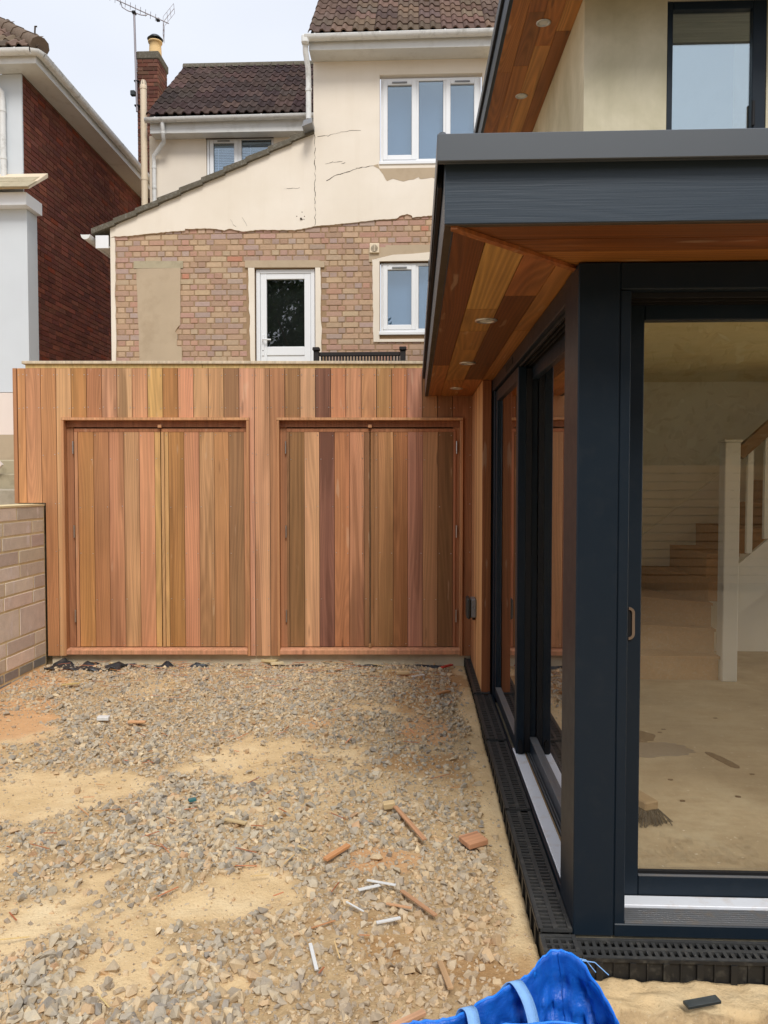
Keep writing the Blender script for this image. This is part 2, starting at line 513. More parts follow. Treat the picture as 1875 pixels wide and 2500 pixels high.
def cream_mat():
    t = NT('cream_render')
    p = world_vec(t)
    a = t.noise(p, 1.1, 4.0, 0.55)
    f = t.noise(p, 170.0, 2.0, 0.6)
    z = t.n('SeparateXYZ', {0: p}).outputs['Z']
    run = t.noise(t.mul(p, (7.0, 7.0, 0.7)), 1.0, 4.0, 0.6)
    c = t.ramp(a, [(0.25, lin((226, 214, 196))), (0.75, lin((240, 230, 216)))])
    d = t.ramp(run, [(0.55, 0.0), (0.8, 1.0)])
    c = t.mix(t.math('MULTIPLY', d, 0.12), c, (*lin((196, 178, 150)), 1))
    c = t.mix(t.math('MULTIPLY', f, 0.08), c, (*lin((170, 155, 130)), 1))
    return t.done(t.bsdf(c, 0.9, 0.12, normal=t.bump(f, 0.12, 0.003)))
M['cream'] = cream_mat()

def green_render_mat():
    t = NT('unpainted_render')
    p = world_vec(t)
    a = t.noise(p, 1.7, 5.0, 0.62, 0.4)
    c = t.ramp(a, [(0.25, lin((176, 168, 138))), (0.5, lin((200, 192, 164))), (0.75, lin((222, 213, 188)))])
    b = t.noise(t.mul(p, (9.0, 9.0, 0.8)), 1.0, 4.0, 0.6)
    c = t.mix(t.math('MULTIPLY', t.ramp(b, [(0.5, 0.0), (0.75, 1.0)]), 0.22), c, (*lin((158, 148, 116)), 1))
    return t.done(t.bsdf(c, 0.85, 0.15, normal=t.bump(t.noise(p, 140.0, 2.0), 0.12, 0.003)))
M['green_render'] = green_render_mat()

def fascia_mat():
    t = NT('painted_fascia_timber')
    tc = t.n('TexCoord').outputs['Object']
    v = t.mul(tc, (0.7, 7.0, 7.0))
    big = t.noise(v, 1.0, 2.0, 0.5, 0.6)
    z = t.n('SeparateXYZ', {0: tc}).outputs['Z']
    ph = t.math('ADD', t.math('MULTIPLY', big, 9.0), t.math('MULTIPLY', z, 45.0))
    tri = t.math('PINGPONG', ph, 0.5)
    fib = t.noise(t.mul(tc, (4.0, 220.0, 220.0)), 1.0, 2.0)
    h = t.math('ADD', t.math('MULTIPLY', tri, 0.5), t.math('MULTIPLY', fib, 0.9))
    c = t.hsv(t.mix(0.0, (0.030, 0.046, 0.066, 1), (0, 0, 0, 1)), val=t.math('ADD', 0.95, t.math('MULTIPLY', tri, 0.10)))
    return t.done(t.bsdf(c, 0.42, 0.45, normal=t.bump(h, 0.22, 0.002)))
M['fascia_paint'] = fascia_mat()

def block_mat():
    t = NT('concrete_block')
    oc = t.n('ObjectInfo').outputs['Color']
    p = world_vec(t)
    a = t.noise(p, 14.0, 5.0, 0.65)
    b = t.noise(p, 160.0, 2.0, 0.6)
    c = t.hsv(oc, val=t.math('ADD', t.math('ADD', 0.62, t.math('MULTIPLY', a, 0.45)), t.math('MULTIPLY', b, 0.3)))
    w = t.ramp(t.noise(t.mul(p, (9.0, 9.0, 3.0)), 1.0, 5.0, 0.7), [(0.58, 0.0), (0.68, 1.0)])
    c = t.mix(t.math('MULTIPLY', w, 0.85), c, (0.84, 0.77, 0.74, 1))
    return t.done(t.bsdf(c, 0.95, 0.1, normal=t.bump(b, 0.6, 0.004)))
M['block'] = block_mat()

def floor_mat():
    t = NT('dusty_chipboard_floor')
    p = world_vec(t)
    a = t.noise(p, 2.2, 5.0, 0.6, 0.3)
    b = t.noise(t.mul(p, (6.0, 16.0, 6.0)), 1.0, 5.0, 0.65)
    c = t.ramp(a, [(0.25, lin((156, 137, 108))), (0.55, lin((180, 160, 128))), (0.8, lin((198, 182, 150)))])
    c = t.mix(t.math('MULTIPLY', t.ramp(b, [(0.45, 0.0), (0.7, 1.0)]), 0.35), c, (*lin((150, 124, 90)), 1))
    s = t.ramp(t.noise(p, 46.0, 2.0, 0.5), [(0.70, 0.0), (0.76, 1.0)])
    c = t.mix(t.math('MULTIPLY', s, 0.5), c, (*lin((232, 222, 200)), 1))
    return t.done(t.bsdf(c, 0.75, 0.2))
M['floor'] = floor_mat()

def bag_mat():
    t = NT('blue_woven_plastic')
    tc = t.n('TexCoord').outputs['Object']
    wv = t.n('TexChecker', {'Vector': tc, 'Scale': 420.0}).outputs['Fac']
    n1 = t.noise(tc, 14.0, 4.0, 0.6)
    c = t.ramp(n1, [(0.25, lin((7, 76, 180))), (0.75, lin((20, 118, 225)))])
    c = t.mix(t.math('MULTIPLY', wv, 0.10), c, (0.10, 0.35, 0.9, 1))
    ds = t.ramp(t.noise(tc, 9.0, 5.0, 0.7), [(0.55, 0.0), (0.8, 1.0)])
    c = t.mix(t.math('MULTIPLY', ds, 0.18), c, (*lin((150, 176, 206)), 1))
    nrm = t.bump(t.math('ADD', t.noise(tc, 26.0, 4.0, 0.6), t.math('MULTIPLY', wv, 0.08)), 0.5, 0.012)
    sh = t.bsdf(c, 0.42, 0.45, normal=nrm)
    tl = t.n('BsdfTranslucent', {'Color': (0.02, 0.16, 0.62, 1)}).outputs[0]
    return t.done(t.n('MixShader', {0: 0.06, 1: sh, 2: tl}).outputs[0])
M['bag'] = bag_mat()
M['hem'] = make_flat('bright_blue_hem', lin((30, 132, 236)), 0.45, 0.4, var=0.15, scale=40, bump=0.4, bscale=200)

def ground_mat():
    t = NT('sandy_ground')
    p = world_vec(t)
    bed = t.n('VertexColor', layer_name='tint').outputs['Color']
    sep = t.n('SeparateColor', {0: bed})
    a = t.noise(p, 3.1, 5.0, 0.6)
    c = t.ramp(a, [(0.28, lin((206, 176, 130))), (0.52, lin((222, 193, 148))), (0.75, lin((234, 211, 170)))])
    g = t.ramp(t.noise(p, 38.0, 4.0, 0.7), [(0.3, lin((142, 117, 87))), (0.6, lin((188, 160, 121))), (0.8, lin((210, 187, 149)))])
    c = t.mix(t.math('MULTIPLY', sep.outputs[0], 0.85), c, g)
    c = t.mix(t.math('MULTIPLY', sep.outputs[1], 0.55), c, (*lin((208, 148, 100)), 1))
    c = t.mix(t.math('MULTIPLY', sep.outputs[2], 0.8), c, (*lin((168, 128, 84)), 1))
    sp = t.ramp(t.noise(p, 120.0, 3.0, 0.7), [(0.58, 0.0), (0.70, 1.0)])
    c = t.mix(t.math('MULTIPLY', sp, 0.35), c, (*lin((126, 100, 70)), 1))
    sp2 = t.ramp(t.noise(t.vadd(p, (7.0, 3.0, 1.0)), 90.0, 3.0, 0.7), [(0.60, 0.0), (0.72, 1.0)])
    c = t.mix(t.math('MULTIPLY', sp2, 0.4), c, (*lin((236, 222, 190)), 1))
    h = t.math('ADD', t.noise(p, 60.0, 5.0, 0.7), t.math('MULTIPLY', t.noise(p, 14.0, 4.0, 0.6), 1.5))
    return t.done(t.bsdf(c, 0.95, 0.1, normal=t.bump(h, 0.7, 0.012)))
M['ground'] = ground_mat()

def gravel_mat():
    t = NT('crushed_stone')
    base = t.n('VertexColor', layer_name='tint').outputs['Color']
    p = world_vec(t)
    a = t.noise(p, 60.0, 4.0, 0.65)
    b = t.noise(p, 260.0, 2.0, 0.6)
    c = t.hsv(base, val=t.math('ADD', 0.66, t.math('MULTIPLY', t.math('ADD', a, t.math('MULTIPLY', b, 0.5)), 0.48)))
    d = t.ramp(t.noise(p, 32.0, 3.0, 0.6), [(0.52, 0.0), (0.66, 1.0)])
    c = t.mix(t.math('MULTIPLY', d, 0.35), c, (*lin((205, 178, 136)), 1))
    return t.done(t.bsdf(c, 0.9, 0.15, normal=t.bump(a, 0.4, 0.004)))
M['gravel'] = gravel_mat()

def color_mesh(name, v, f_idx, loops_start, loops_total, cols, mat, parent=None):
    """mesh from flat arrays with a point colour layer called tint"""
    me = bpy.data.meshes.new(name)
    me.vertices.add(len(v)); me.vertices.foreach_set('co', np.asarray(v, np.float32).ravel())
    me.loops.add(len(f_idx)); me.loops.foreach_set('vertex_index', np.asarray(f_idx, np.int32))
    me.polygons.add(len(loops_start))
    me.polygons.foreach_set('loop_start', np.asarray(loops_start, np.int32))
    me.polygons.foreach_set('loop_total', np.asarray(loops_total, np.int32))
    me.update(calc_edges=True)
    ca = me.color_attributes.new('tint', 'FLOAT_COLOR', 'POINT')
    ca.data.foreach_set('color', np.asarray(cols, np.float32).ravel())
    me.materials.append(mat)
    me.polygons.foreach_set('use_smooth', np.zeros(len(loops_start), bool))
    o = bpy.data.objects.new(name, me)
    COL.objects.link(o)
    if parent is not None:
        o.parent = parent
        o.location = -org(parent)
    ORG[o.name] = Vector((0, 0, 0))
    return o

def mb_color(name, items, mat, parent):
    """items: list of (MB, rgb) joined into one coloured mesh in world coordinates"""
    v, f, st, tot, cols = [], [], [], [], []
    for mb, c in items:
        b = len(v)
        v.extend(mb.v)
        cols.extend([(*c, 1.0)] * len(mb.v))
        for q in mb.f:
            st.append(len(f)); tot.append(len(q)); f.extend(i + b for i in q)
    return color_mesh(name, v, f, st, tot, cols, mat, parent)

def jitter(c, a=0.08, rnd=random):
    k = 1 + rnd.uniform(-a, a)
    return tuple(max(0.0, min(1.0, x * k * (1 + rnd.uniform(-a, a) * 0.4))) for x in c)

# ------------------------------------------------------------------ the ground
def vnoise(x, y, s, seed):
    """smooth lattice noise on arrays, 0..1"""
    g = np.random.default_rng(seed).random((64, 64))
    X, Y = np.asarray(x) * s + 500, np.asarray(y) * s + 500
    i, j = np.floor(X).astype(int), np.floor(Y).astype(int)
    u, v = X - i, Y - j
    u, v = u * u * (3 - 2 * u), v * v * (3 - 2 * v)
    a, b, c, d = g[i % 64, j % 64], g[(i + 1) % 64, j % 64], g[i % 64, (j + 1) % 64], g[(i + 1) % 64, (j + 1) % 64]
    return (a * (1 - u) + b * u) * (1 - v) + (c * (1 - u) + d * u) * v

def sstep(t):
    t = np.clip(t, 0, 1)
    return t * t * (3 - 2 * t)

SAND = [(-1.95, 3.68, .52, .34), (-0.90, 4.20, .40, .42), (-1.48, 2.66, .46, .30), (-0.70, 2.86, .30, .17), (-0.35, 5.25, .25, .2),
        (-1.05, 2.42, .22, .14), (-2.6, 4.6, .30, .35), (-0.55, 2.40, .2, .12), (-2.2, 2.9, .5, .3)]
RED = [(-2.70, 4.85, .34, .55), (-2.95, 5.75, .25, .35), (-0.20, 3.15, .22, .14), (0.10, 4.75, .14, .2), (-2.35, 4.1, .16, .12), (-0.62, 4.9, .2, .14)]
BROWN = [(0.16, 6.05, .30, .34), (0.02, 5.45, .22, .25), (-0.1, 2.6, .35, .25), (0.05, 4.2, .2, .3)]

def blob(x, y, L):
    w = vnoise(x, y, 3.3, 11) - 0.5
    w2 = vnoise(x, y, 8.7, 12) + 0.6 * vnoise(x, y, 19.0, 13) - 0.8
    r = np.zeros_like(x)
    for cx, cy, rx, ry in L:
        d = np.sqrt(((x - cx) / rx) ** 2 + ((y - cy) / ry) ** 2) + w * 1.5 + w2 * 0.8
        r = np.maximum(r, sstep((1.25 - d) / 0.75))
    return r

def density(x, y):
    n = vnoise(x, y, 1.6, 3) * 0.55 + vnoise(x, y, 4.1, 4) * 0.45
    d = 0.82 + (n - 0.5) * 1.1
    d = d * (1 - 0.93 * blob(x, y, SAND)) * (1 - 0.55 * blob(x, y, RED)) * (1 - 0.45 * blob(x, y, BROWN))
    edge = 0.285 - 0.02 * (y - 4.5) + (vnoise(x, y, 5.0, 5) - 0.5) * 0.10
    d = d * (1 - 0.95 * sstep((x - edge) / 0.05) * (y > 2.3))
    return np.clip(d, 0.025, 1)

def ground_h(x, y):
    h = 0.055 * sstep((y - 2.6) / 3.2) + (vnoise(x, y, 1.3, 6) - 0.5) * 0.035 + (vnoise(x, y, 4.7, 7) - 0.5) * 0.016 + (vnoise(x, y, 17, 8) - 0.5) * 0.007
    h = h - 0.012 * blob(x, y, SAND)
    front = (y < 2.46) & (x > 0.36)
    crumb = sstep((y - 2.27 - (vnoise(x, y, 9, 9) - 0.5) * 0.12) / 0.05) * 0.03 + (vnoise(x, y, 30, 10) - 0.5) * 0.018
    h = np.where(front, h * 0.4 - 0.045 + crumb, h)
    h = np.where((x > 0.425) & (y > 2.455), -0.13, h)
    h = np.where((y > 7.0) | (y < -2.5) | (x < -4) | (x > 3), np.where((x > 0.425) & (y > 2.455), -0.13, 0.0), h)
    return h

xs = np.concatenate([[-90, -60, -30, -12, -6, -4], np.arange(-3.3, 1.72, 0.013), [2.2, 3, 5, 10, 30, 60, 90]])
ys = np.concatenate([[-90, -60, -30, -12, -6, -2, 0, 0.8], np.arange(1.35, 3.3, 0.011), np.arange(3.311, 6.75, 0.016), [7.2, 9, 14, 30, 60, 90]])
GX, GY = np.meshgrid(xs, ys)
gx, gy = GX.ravel(), GY.ravel()
gh = ground_h(gx, gy)
nx, ny = len(xs), len(ys)
ii = np.arange(nx * ny).reshape(ny, nx)
quads = np.stack([ii[:-1, :-1], ii[:-1, 1:], ii[1:, 1:], ii[1:, :-1]], -1).reshape(-1, 4)
gc = np.zeros((nx * ny, 4)); gc[:, 3] = 1
gc[:, 0] = np.clip(density(gx, gy) * 1.5 - 0.15, 0, 1)
gc[:, 1] = blob(gx, gy, RED)
gc[:, 2] = blob(gx, gy, BROWN)
ground = color_mesh('ground', np.stack([gx, gy, gh], -1), quads.ravel(), np.arange(len(quads)) * 4, np.full(len(quads), 4), gc, M['ground'])
ground.data.polygons.foreach_set('use_smooth', [True] * len(quads))
tag(ground, 'pale sandy building ground with gravel beds and reddish soil', kind='structure')

# crushed stone: one mass of loose stones nobody could count
def stone_kinds(n=26):
    out = []
    for k in range(n):
        bm = bmesh.new()
        m = random.randint(9, 13)
        for i in range(m):
            d = Vector((random.gauss(0, 1), random.gauss(0, 1), random.gauss(0, 1))).normalized() * random.uniform(0.82, 1.0)
            bm.verts.new((d.x * 1.0, d.y * random.uniform(0.62, 0.85), d.z * random.uniform(0.55, 0.85)))
        bmesh.ops.convex_hull(bm, input=bm.verts)
        for v in [v for v in bm.verts if not v.link_faces]:
            bm.verts.remove(v)
        bmesh.ops.triangulate(bm, faces=bm.faces)
        bm.verts.index_update()
        out.append((np.array([v.co[:] for v in bm.verts]), np.array([[v.index for v in f.verts] for f in bm.faces])))
        bm.free()
    return out

KINDS = stone_kinds()
def scatter(n, x0, x1, y0, y1, rmed, rsig, rmin, rmax, power):
    x = rng.uniform(x0, x1, n); y = rng.uniform(y0, y1, n)
    keep = rng.random(n) < density(x, y) ** power
    x, y = x[keep], y[keep]
    r = np.clip(rmed * np.exp(rng.normal(0, rsig, len(x))), rmin, rmax)
    return x, y, r

parts = [scatter(38000, -3.06, 0.41, 1.25, 6.56, 0.0160, 0.32, 0.008, 0.034, 1.15),
         scatter(37000, -3.06, 0.41, 1.25, 6.56, 0.0075, 0.30, 0.004, 0.012, 0.8),
         scatter(1300, -2.2, 0.30, 1.8, 3.8, 0.025, 0.20, 0.018, 0.038, 1.3),
         scatter(900, -1.35, -0.50, 3.05, 3.95, 0.024, 0.18, 0.016, 0.036, 1.2),
         scatter(380, -1.40, -0.45, 2.18, 2.56, 0.027, 0.20, 0.018, 0.042, 0.5),
         scatter(16000, -3.06, 0.42, 1.9, 6.5, 0.0055, 0.35, 0.003, 0.010, 0.3)]
fx = rng.uniform(0.42, 1.5, 520); fy = 2.26 - np.abs(rng.normal(0, 0.10, 520))
parts.append((fx, fy, np.clip(0.017 * np.exp(rng.normal(0, .35, 520)), .005, .034)))
sx = np.concatenate([p[0] for p in parts]); sy = np.concatenate([p[1] for p in parts]); sr = np.concatenate([p[2] for p in parts])
ok = ~((sx > 0.40) & (sy > 2.42))
sx, sy, sr = sx[ok], sy[ok], sr[ok]
ns = len(sx)
sz = ground_h(sx, sy) + sr * rng.uniform(-0.15, 0.40, ns)
kind = rng.integers(0, len(KINDS), ns)
PAL = np.array([lin(c) for c in [(170, 161, 147), (156, 149, 138), (180, 170, 152), (188, 170, 143), (194, 174, 144), (188, 162, 131), (142, 136, 129), (174, 162, 143), (202, 186, 158), (184, 152, 122)]])
pw = np.array([.19, .15, .16, .13, .10, .08, .07, .08, .03, .01])
pc = PAL[rng.choice(len(PAL), ns, p=pw / pw.sum())] * rng.uniform(0.84, 1.12, (ns, 1)) * np.array([1.12, 1.09, 1.03])
tanmix = np.clip(blob(sx, sy, SAND) * 0.25 + 0.5 * sstep((sx + 0.9) / 1.2) * sstep((3.6 - sy) / 1.2), 0, 0.6)[:, None]
pc = pc * (1 - tanmix) + np.array(lin((196, 166, 128))) * tanmix
V, F, C = [], [], []
base = 0
for k, (kv, kf) in enumerate(KINDS):
    idx = np.where(kind == k)[0]
    m = len(idx)
    if not m: continue
    a = rng.uniform(0, 2 * np.pi, m); tx = rng.normal(0, .5, m); ty = rng.normal(0, .5, m)
    ca, sa, cx_, sx_, cy_, sy_ = np.cos(a), np.sin(a), np.cos(tx), np.sin(tx), np.cos(ty), np.sin(ty)
    p = kv[None] * sr[idx][:, None, None]
    X, Y, Z = p[..., 0], p[..., 1], p[..., 2]
    Y, Z = Y * cx_[:, None] - Z * sx_[:, None], Y * sx_[:, None] + Z * cx_[:, None]
    X, Z = X * cy_[:, None] + Z * sy_[:, None], -X * sy_[:, None] + Z * cy_[:, None]
    X, Y = X * ca[:, None] - Y * sa[:, None], X * sa[:, None] + Y * ca[:, None]
    V.append(np.stack([X + sx[idx][:, None], Y + sy[idx][:, None], Z + sz[idx][:, None]], -1).reshape(-1, 3))
    C.append(np.repeat(np.concatenate([pc[idx], np.ones((m, 1))], 1), len(kv), 0))
    F.append((kf[None] + (base + np.arange(m) * len(kv))[:, None, None]).reshape(-1, 3))
    base += m * len(kv)
V, F, C = np.concatenate(V), np.concatenate(F), np.concatenate(C)
gravel = color_mesh('gravel', V, F.ravel(), np.arange(len(F)) * 3, np.full(len(F), 3), C, M['gravel'])
tag(gravel, 'loose crushed grey and tan stone spread over the sandy yard', kind='stuff')

# ------------------------------------------------------------------ terrace over the store, fill beside it
mb = MB()
mb.box(-3.36, 0.50, 6.62, 10.50, 0.0, 2.40)
mb.box(0.50, 5.0, 7.0, 10.50, -0.1, 2.40)
mb.box(-3.36, 0.50, 10.50, 13.5, 0, 2.3)
terrace = mb.build('terrace', M['concrete'])
tag(terrace, 'raised concrete terrace on top of the timber store', kind='structure')
mb = MB()
mb.box(-14, -3.30, 5.0, 7.6, -0.1, 1.375)
mb.box(-14, -3.362, 8.25, 20, -0.1, 2.12)
bank = mb.build('bank', M['cement'])
tag(bank, 'raised earth bank behind the block wall', kind='structure')

# ------------------------------------------------------------------ timber store (all coordinates along its own front)
A = R(2.30)
store = empty('timber_store', (0.43, 6.45, 0), 'long red cedar boarded store front with two pairs of doors', 'store', rz=A, local=True)

def board_color(c, streak=0.35, g=0.95):
    l = lin(c)
    l = tuple(v ** 0.95 for v in l)
    m = (l[0] + l[1] + l[2]) / 3
    k = 0.06 if g > 0.8 else -0.06
    return (*[max(0.0, v * (1 - k) + m * k) * g for v in l], streak)

def cedar_board(name, outline, t, loc, rot, parent, color, mat='cedar'):
    """board cut to an outline (across, along), thickness t behind its face"""
    mb = MB().prism(outline, 'y', 0.0, t)
    me = mb.mesh(name, M[mat])
    return link_mesh(name, me, parent, loc, rot, color)

GAP = 0.0024
ZT, ZB = 2.541, 0.138
OPEN = [(-3.368, -1.809), (-1.581, -0.032)]      # outer edges of the two door surrounds
ZH = 2.132
edges = [-3.735] + [-3.668 + 0.1268 * k for k in range(0, 30)]
edges[-1] = 0.044
UP = [((200,135,85),.1), ((199,135,94),.1), ((186,124,80),.1), ((206,152,104),.1), ((188,126,72),.25), ((181,118,78),.2), ((202,142,106),.55),
      ((198,148,106),.95), ((208,142,102),.15), ((206,156,92),.2), ((176,116,66),.4), ((212,142,104),.15), ((200,148,102),.15), ((198,144,98),.15),
      ((152,106,72),.35), ((208,145,112),.1), ((205,145,106),.2), ((174,116,78),.3), ((156,108,68),.35), ((208,152,112),.1), ((126,80,60),.7),
      ((196,126,86),.15), ((206,140,100),.1), ((198,134,90),.2), ((172,118,72),.5), ((184,116,74),.2), ((196,132,104),.6), ((172,116,76),.3), ((150,98,64),.4), ((160,100,64),.3)]
for i in range(30):
    u0, u1 = edges[i] + GAP, edges[i + 1] - GAP
    w = u1 - u0
    z0 = ZB
    pts = None
    if u1 < -3.53:                                        # two boards stop on the block wall
        z0 = 1.424
    if i == 2:                                            # notched round the wall
        c = -3.512 - u0
        pts = [(c, 0), (w, 0), (w, ZT - z0), (0, ZT - z0), (0, 1.424 - z0), (c, 1.424 - z0)]
    for a, b in OPEN:
        if u0 >= a and u1 <= b:
            z0 = ZH + 0.003
            pts = None
        elif u0 < a < u1:
            c = a - u0 - 0.002; zc = ZH + 0.003 - z0
            pts = [(0, 0), (c, 0), (c, zc), (w, zc), (w, ZT - z0), (0, ZT - z0)]
        elif u0 < b < u1:
            c = b - u0 + 0.002; zc = ZH + 0.003 - z0
            pts = [(0, zc), (c, zc), (c, 0), (w, 0), (w, ZT - z0), (0, ZT - z0)]
    if pts is None:
        pts = [(0, 0), (w, 0), (w, ZT - z0), (0, ZT - z0)]
    c, st = UP[i]
    if i == 16: st = 0.9
    cedar_board('cladding_board', pts, 0.02, (u0, random.uniform(-0.0012, 0.0012), z0), (0, 0, 0), store, board_color(c, st))
# corner return at the left end
mb = MB().box(-3.77, -3.738, -0.004, 0.40, 1.42, 2.541)
mb.build('corner_trim', M['cedar'], store, board_color((170, 112, 74), .1))
# dark battens and sheathing behind the boards, and the carcass
mb = MB()
mb.box(-3.73, -3.372, 0.024, 0.05, 1.43, 2.53)
mb.box(-3.50, -3.372, 0.024, 0.05, 0.15, 1.43)
mb.box(-3.36, -1.81, 0.024, 0.05, 2.12, 2.53)
mb.box(-1.80, -1.59, 0.024, 0.05, 0.15, 2.53)
mb.box(-1.55, -0.04, 0.024, 0.05, 2.12, 2.53)
mb.box(-0.03, 0.04, 0.024, 0.05, 0.15, 2.53)
mb.box(-3.70, -3.50, 0.05, 0.17, 1.43, 2.40)
mb.build('sheathing', M['black'], store)
# concrete plinth below the doors
mb = MB()
mb.prism([(0.030, -0.1), (0.17, -0.1), (0.17, 0.154), (0.034, 0.154)], 'x', -3.49, 0.04)
mb.build('plinth', M['plinth_concrete'], store)

def surround(a, b):
    """square-edged trim round a door opening: head, two jambs, sill"""
    col = board_color((205, 140, 100), .1)
    t = 0.022
    # head: face strip and soffit of the opening
    MB().bbox(a, b, -0.024, 0.075, ZH - 0.022, ZH, .002).build('head_trim', M['cedar'], store, board_color((204, 144, 100), .1))
    for s, e in ((a, a + t), (b - t, b)):
        MB().bbox(s, e, -0.022, 0.075, ZB + 0.004, ZH - 0.0235, .002).build('jamb_trim', M['cedar'], store, board_color((194, 132, 88), .15))
    # inner frame, darker
    MB().box(a + t + .001, b - t - .001, 0.030, 0.10, ZH - 0.075, ZH - 0.0235).build('head_frame', M['cedar'], store, board_color((150, 90, 60), .2))
    for s, e in ((a + t + .001, a + t + .055), (b - t - .055, b - t - .001)):
        MB().box(s, e, 0.045, 0.10, 0.205, ZH - 0.076).build('jamb_frame', M['cedar'], store, board_color((172, 112, 76), .2))
    MB().prism([(-0.028, 0.155), (0.11, 0.155), (0.11, 0.203), (0.0, 0.200), (-0.028, 0.188)], 'x', a + t + 0.001, b - t - 0.001).build('sill', M['cedar'], store, board_color((204, 140, 104), .1))

for a, b in OPEN:
    surround(a, b)

def leaf(edges_, cols, hinge_left, label):
    """one boarded door leaf: edge strips, boards, hinges"""
    d = empty('door', (edges_[0], 0, 0.208), None, None)
    d.parent = store
    d['label'] = label
    ORG[d.name] = Vector((edges_[0], 0, 0.208))
    z0, z1 = 0.208, 2.045
    # ledged frame behind
    MB().box(edges_[0] + .004, edges_[-1] - .004, 0.061, 0.10, z0, z1).build('frame', M['cedar'], d, board_color((120, 76, 50), .2))
    MB().bbox(edges_[0], edges_[-1], 0.037, 0.06, z1 - 0.028, z1, .002).build('top_strip', M['cedar'], d, board_color((176, 110, 74), .2))
    for i in range(len(edges_) - 1):
        e0, e1 = edges_[i] + 0.0018, edges_[i + 1] - 0.0018
        w = e1 - e0
        strip = w < 0.026
        name = 'edge_strip' if strip else 'door_board'
        c, st = cols[i]
        zt = z1 - 0.029
        pr = [(0, 0), (w, 0), (w, zt - z0), (0, zt - z0)]
        cedar_board(name, pr, 0.02, (e0, (0.034 if strip else 0.040) + random.uniform(-.0008, .0008), z0), (0, 0, 0), d, board_color(c, st))
    hx = edges_[0] - 0.007 if hinge_left else edges_[-1] + 0.007
    for z in (1.887, 1.183, 0.470):
        mb = MB()
        mb.tube([(hx, 0.026, z - .052), (hx, 0.026, z + .052)], 0.0055, 8)
        mb.box(hx - .005, hx + .005, 0.0305, 0.0335, z - .05, z + .05)
        mb.build('hinge', M['steel'], d)
    return d

leaf([-3.283, -3.254, -3.123, -2.996, -2.870, -2.740, -2.612, -2.563],
     [((194,132,92),.1), ((186,124,72),.2), ((178,116,76),.2), ((190,126,90),.6), ((196,142,98),.55), ((206,138,98),.15), ((204,152,92),.15), ((196,146,92),.1)], True,
     'golden brown door leaf hinged on the left of the first pair')
leaf([-2.557, -2.530, -2.495, -2.365, -2.239, -2.114, -1.990, -1.861, -1.838],
     [((200,148,96),.1), ((204,152,94),.1), ((176,118,66),.45), ((206,136,98),.2), ((196,142,96),.75), ((190,130,82),.6), ((150,106,70),.25), ((196,134,92),.1)], False,
     'salmon and tan door leaf hinged on the right of the first pair')
leaf([-1.504, -1.482, -1.357, -1.231, -1.104, -0.979, -0.855, -0.8085],
     [((140,96,62),.1), ((144,100,60),.3), ((206,148,106),.15), ((134,84,66),.75), ((182,114,74),.2), ((190,126,90),.75), ((150,100,66),.4), ((150,98,64),.3)], True,
     'dark striped door leaf hinged on the left of the second pair')
leaf([-0.8025, -0.772, -0.738, -0.610, -0.489, -0.362, -0.237, -0.110, -0.087],
     [((160,106,66),.3), ((170,116,76),.3), ((178,122,76),.35), ((172,108,66),.5), ((190,126,100),.6), ((190,134,92),.2), ((140,96,60),.25), ((180,112,78),.1)], False,
     'tan and pink door leaf hinged on the right of the second pair')
for u in (-2.560, -0.806):
    MB().bbox(u - .016, u + .016, 0.008, 0.034, 2.050, 2.076, .003).build('turn_block', M['cedar'], store, board_color((200, 140, 96), 0))
MB().bbox(-0.818, -0.792, 0.0, 0.03, 0.204, 0.236, .003).build('turn_block', M['cedar'], store, board_color((170, 120, 76), 0))
# nail heads: bright dots at the board edges
mb = MB()
def nail(u, z, v=-0.0022):
    mb.add([(u + .0042 * math.cos(t), v, z + .0042 * math.sin(t)) for t in [k * math.pi / 3 for k in range(6)]], [(5, 4, 3, 2, 1, 0)])
for i in range(30):
    for e in (edges[i] + .014, edges[i + 1] - .016):
        for z in (2.485, 2.215): nail(e, z + random.uniform(-.006, .006))
        if i in (2, 14, 15, 16, 29) or (i == 3 and e < -3.37):
            if any(a < e < b for a, b in OPEN): continue
            for z in (1.83, 1.42, 1.02, 0.62, 0.23): nail(e, z + random.uniform(-.01, .01))
o = mb.build('nail_heads', M['steel'], store)
o['kind'] = 'stuff'
mb = MB()
for L in ([-3.254, -3.123, -2.996, -2.870, -2.740, -2.612], [-2.495, -2.365, -2.239, -2.114, -1.990, -1.861], [-1.482, -1.357, -1.231, -1.104, -0.979, -0.855], [-0.738, -0.610, -0.489, -0.362, -0.237, -0.110]):
    for e in L:
        for z in (1.99, 1.79, 1.39, 1.0, 0.61, 0.235):
            if random.random() < 0.8: nail(e + random.choice((-.015, .015)), z + random.uniform(-.006, .006), 0.0375)
o = mb.build('door_nail_heads', M['steel'], store)
o['kind'] = 'stuff'
# pine kerb and pale decking edge on top
for i, (a, b) in enumerate(((-3.668, -2.2), (-2.197, -0.6), (-0.597, 0.03))):
    MB().bbox(a, b, 0.006, 0.10, 2.5425, 2.574, .002).build('kerb_timber', M['pine'], store, board_color((224, 188, 120), .12, .85))
MB().bbox(-3.69, 0.03, -0.014, 0.16, 2.5755, 2.600, .003).build('deck_edge', M['pine'], store, board_color((222, 200, 170), .05, .85))

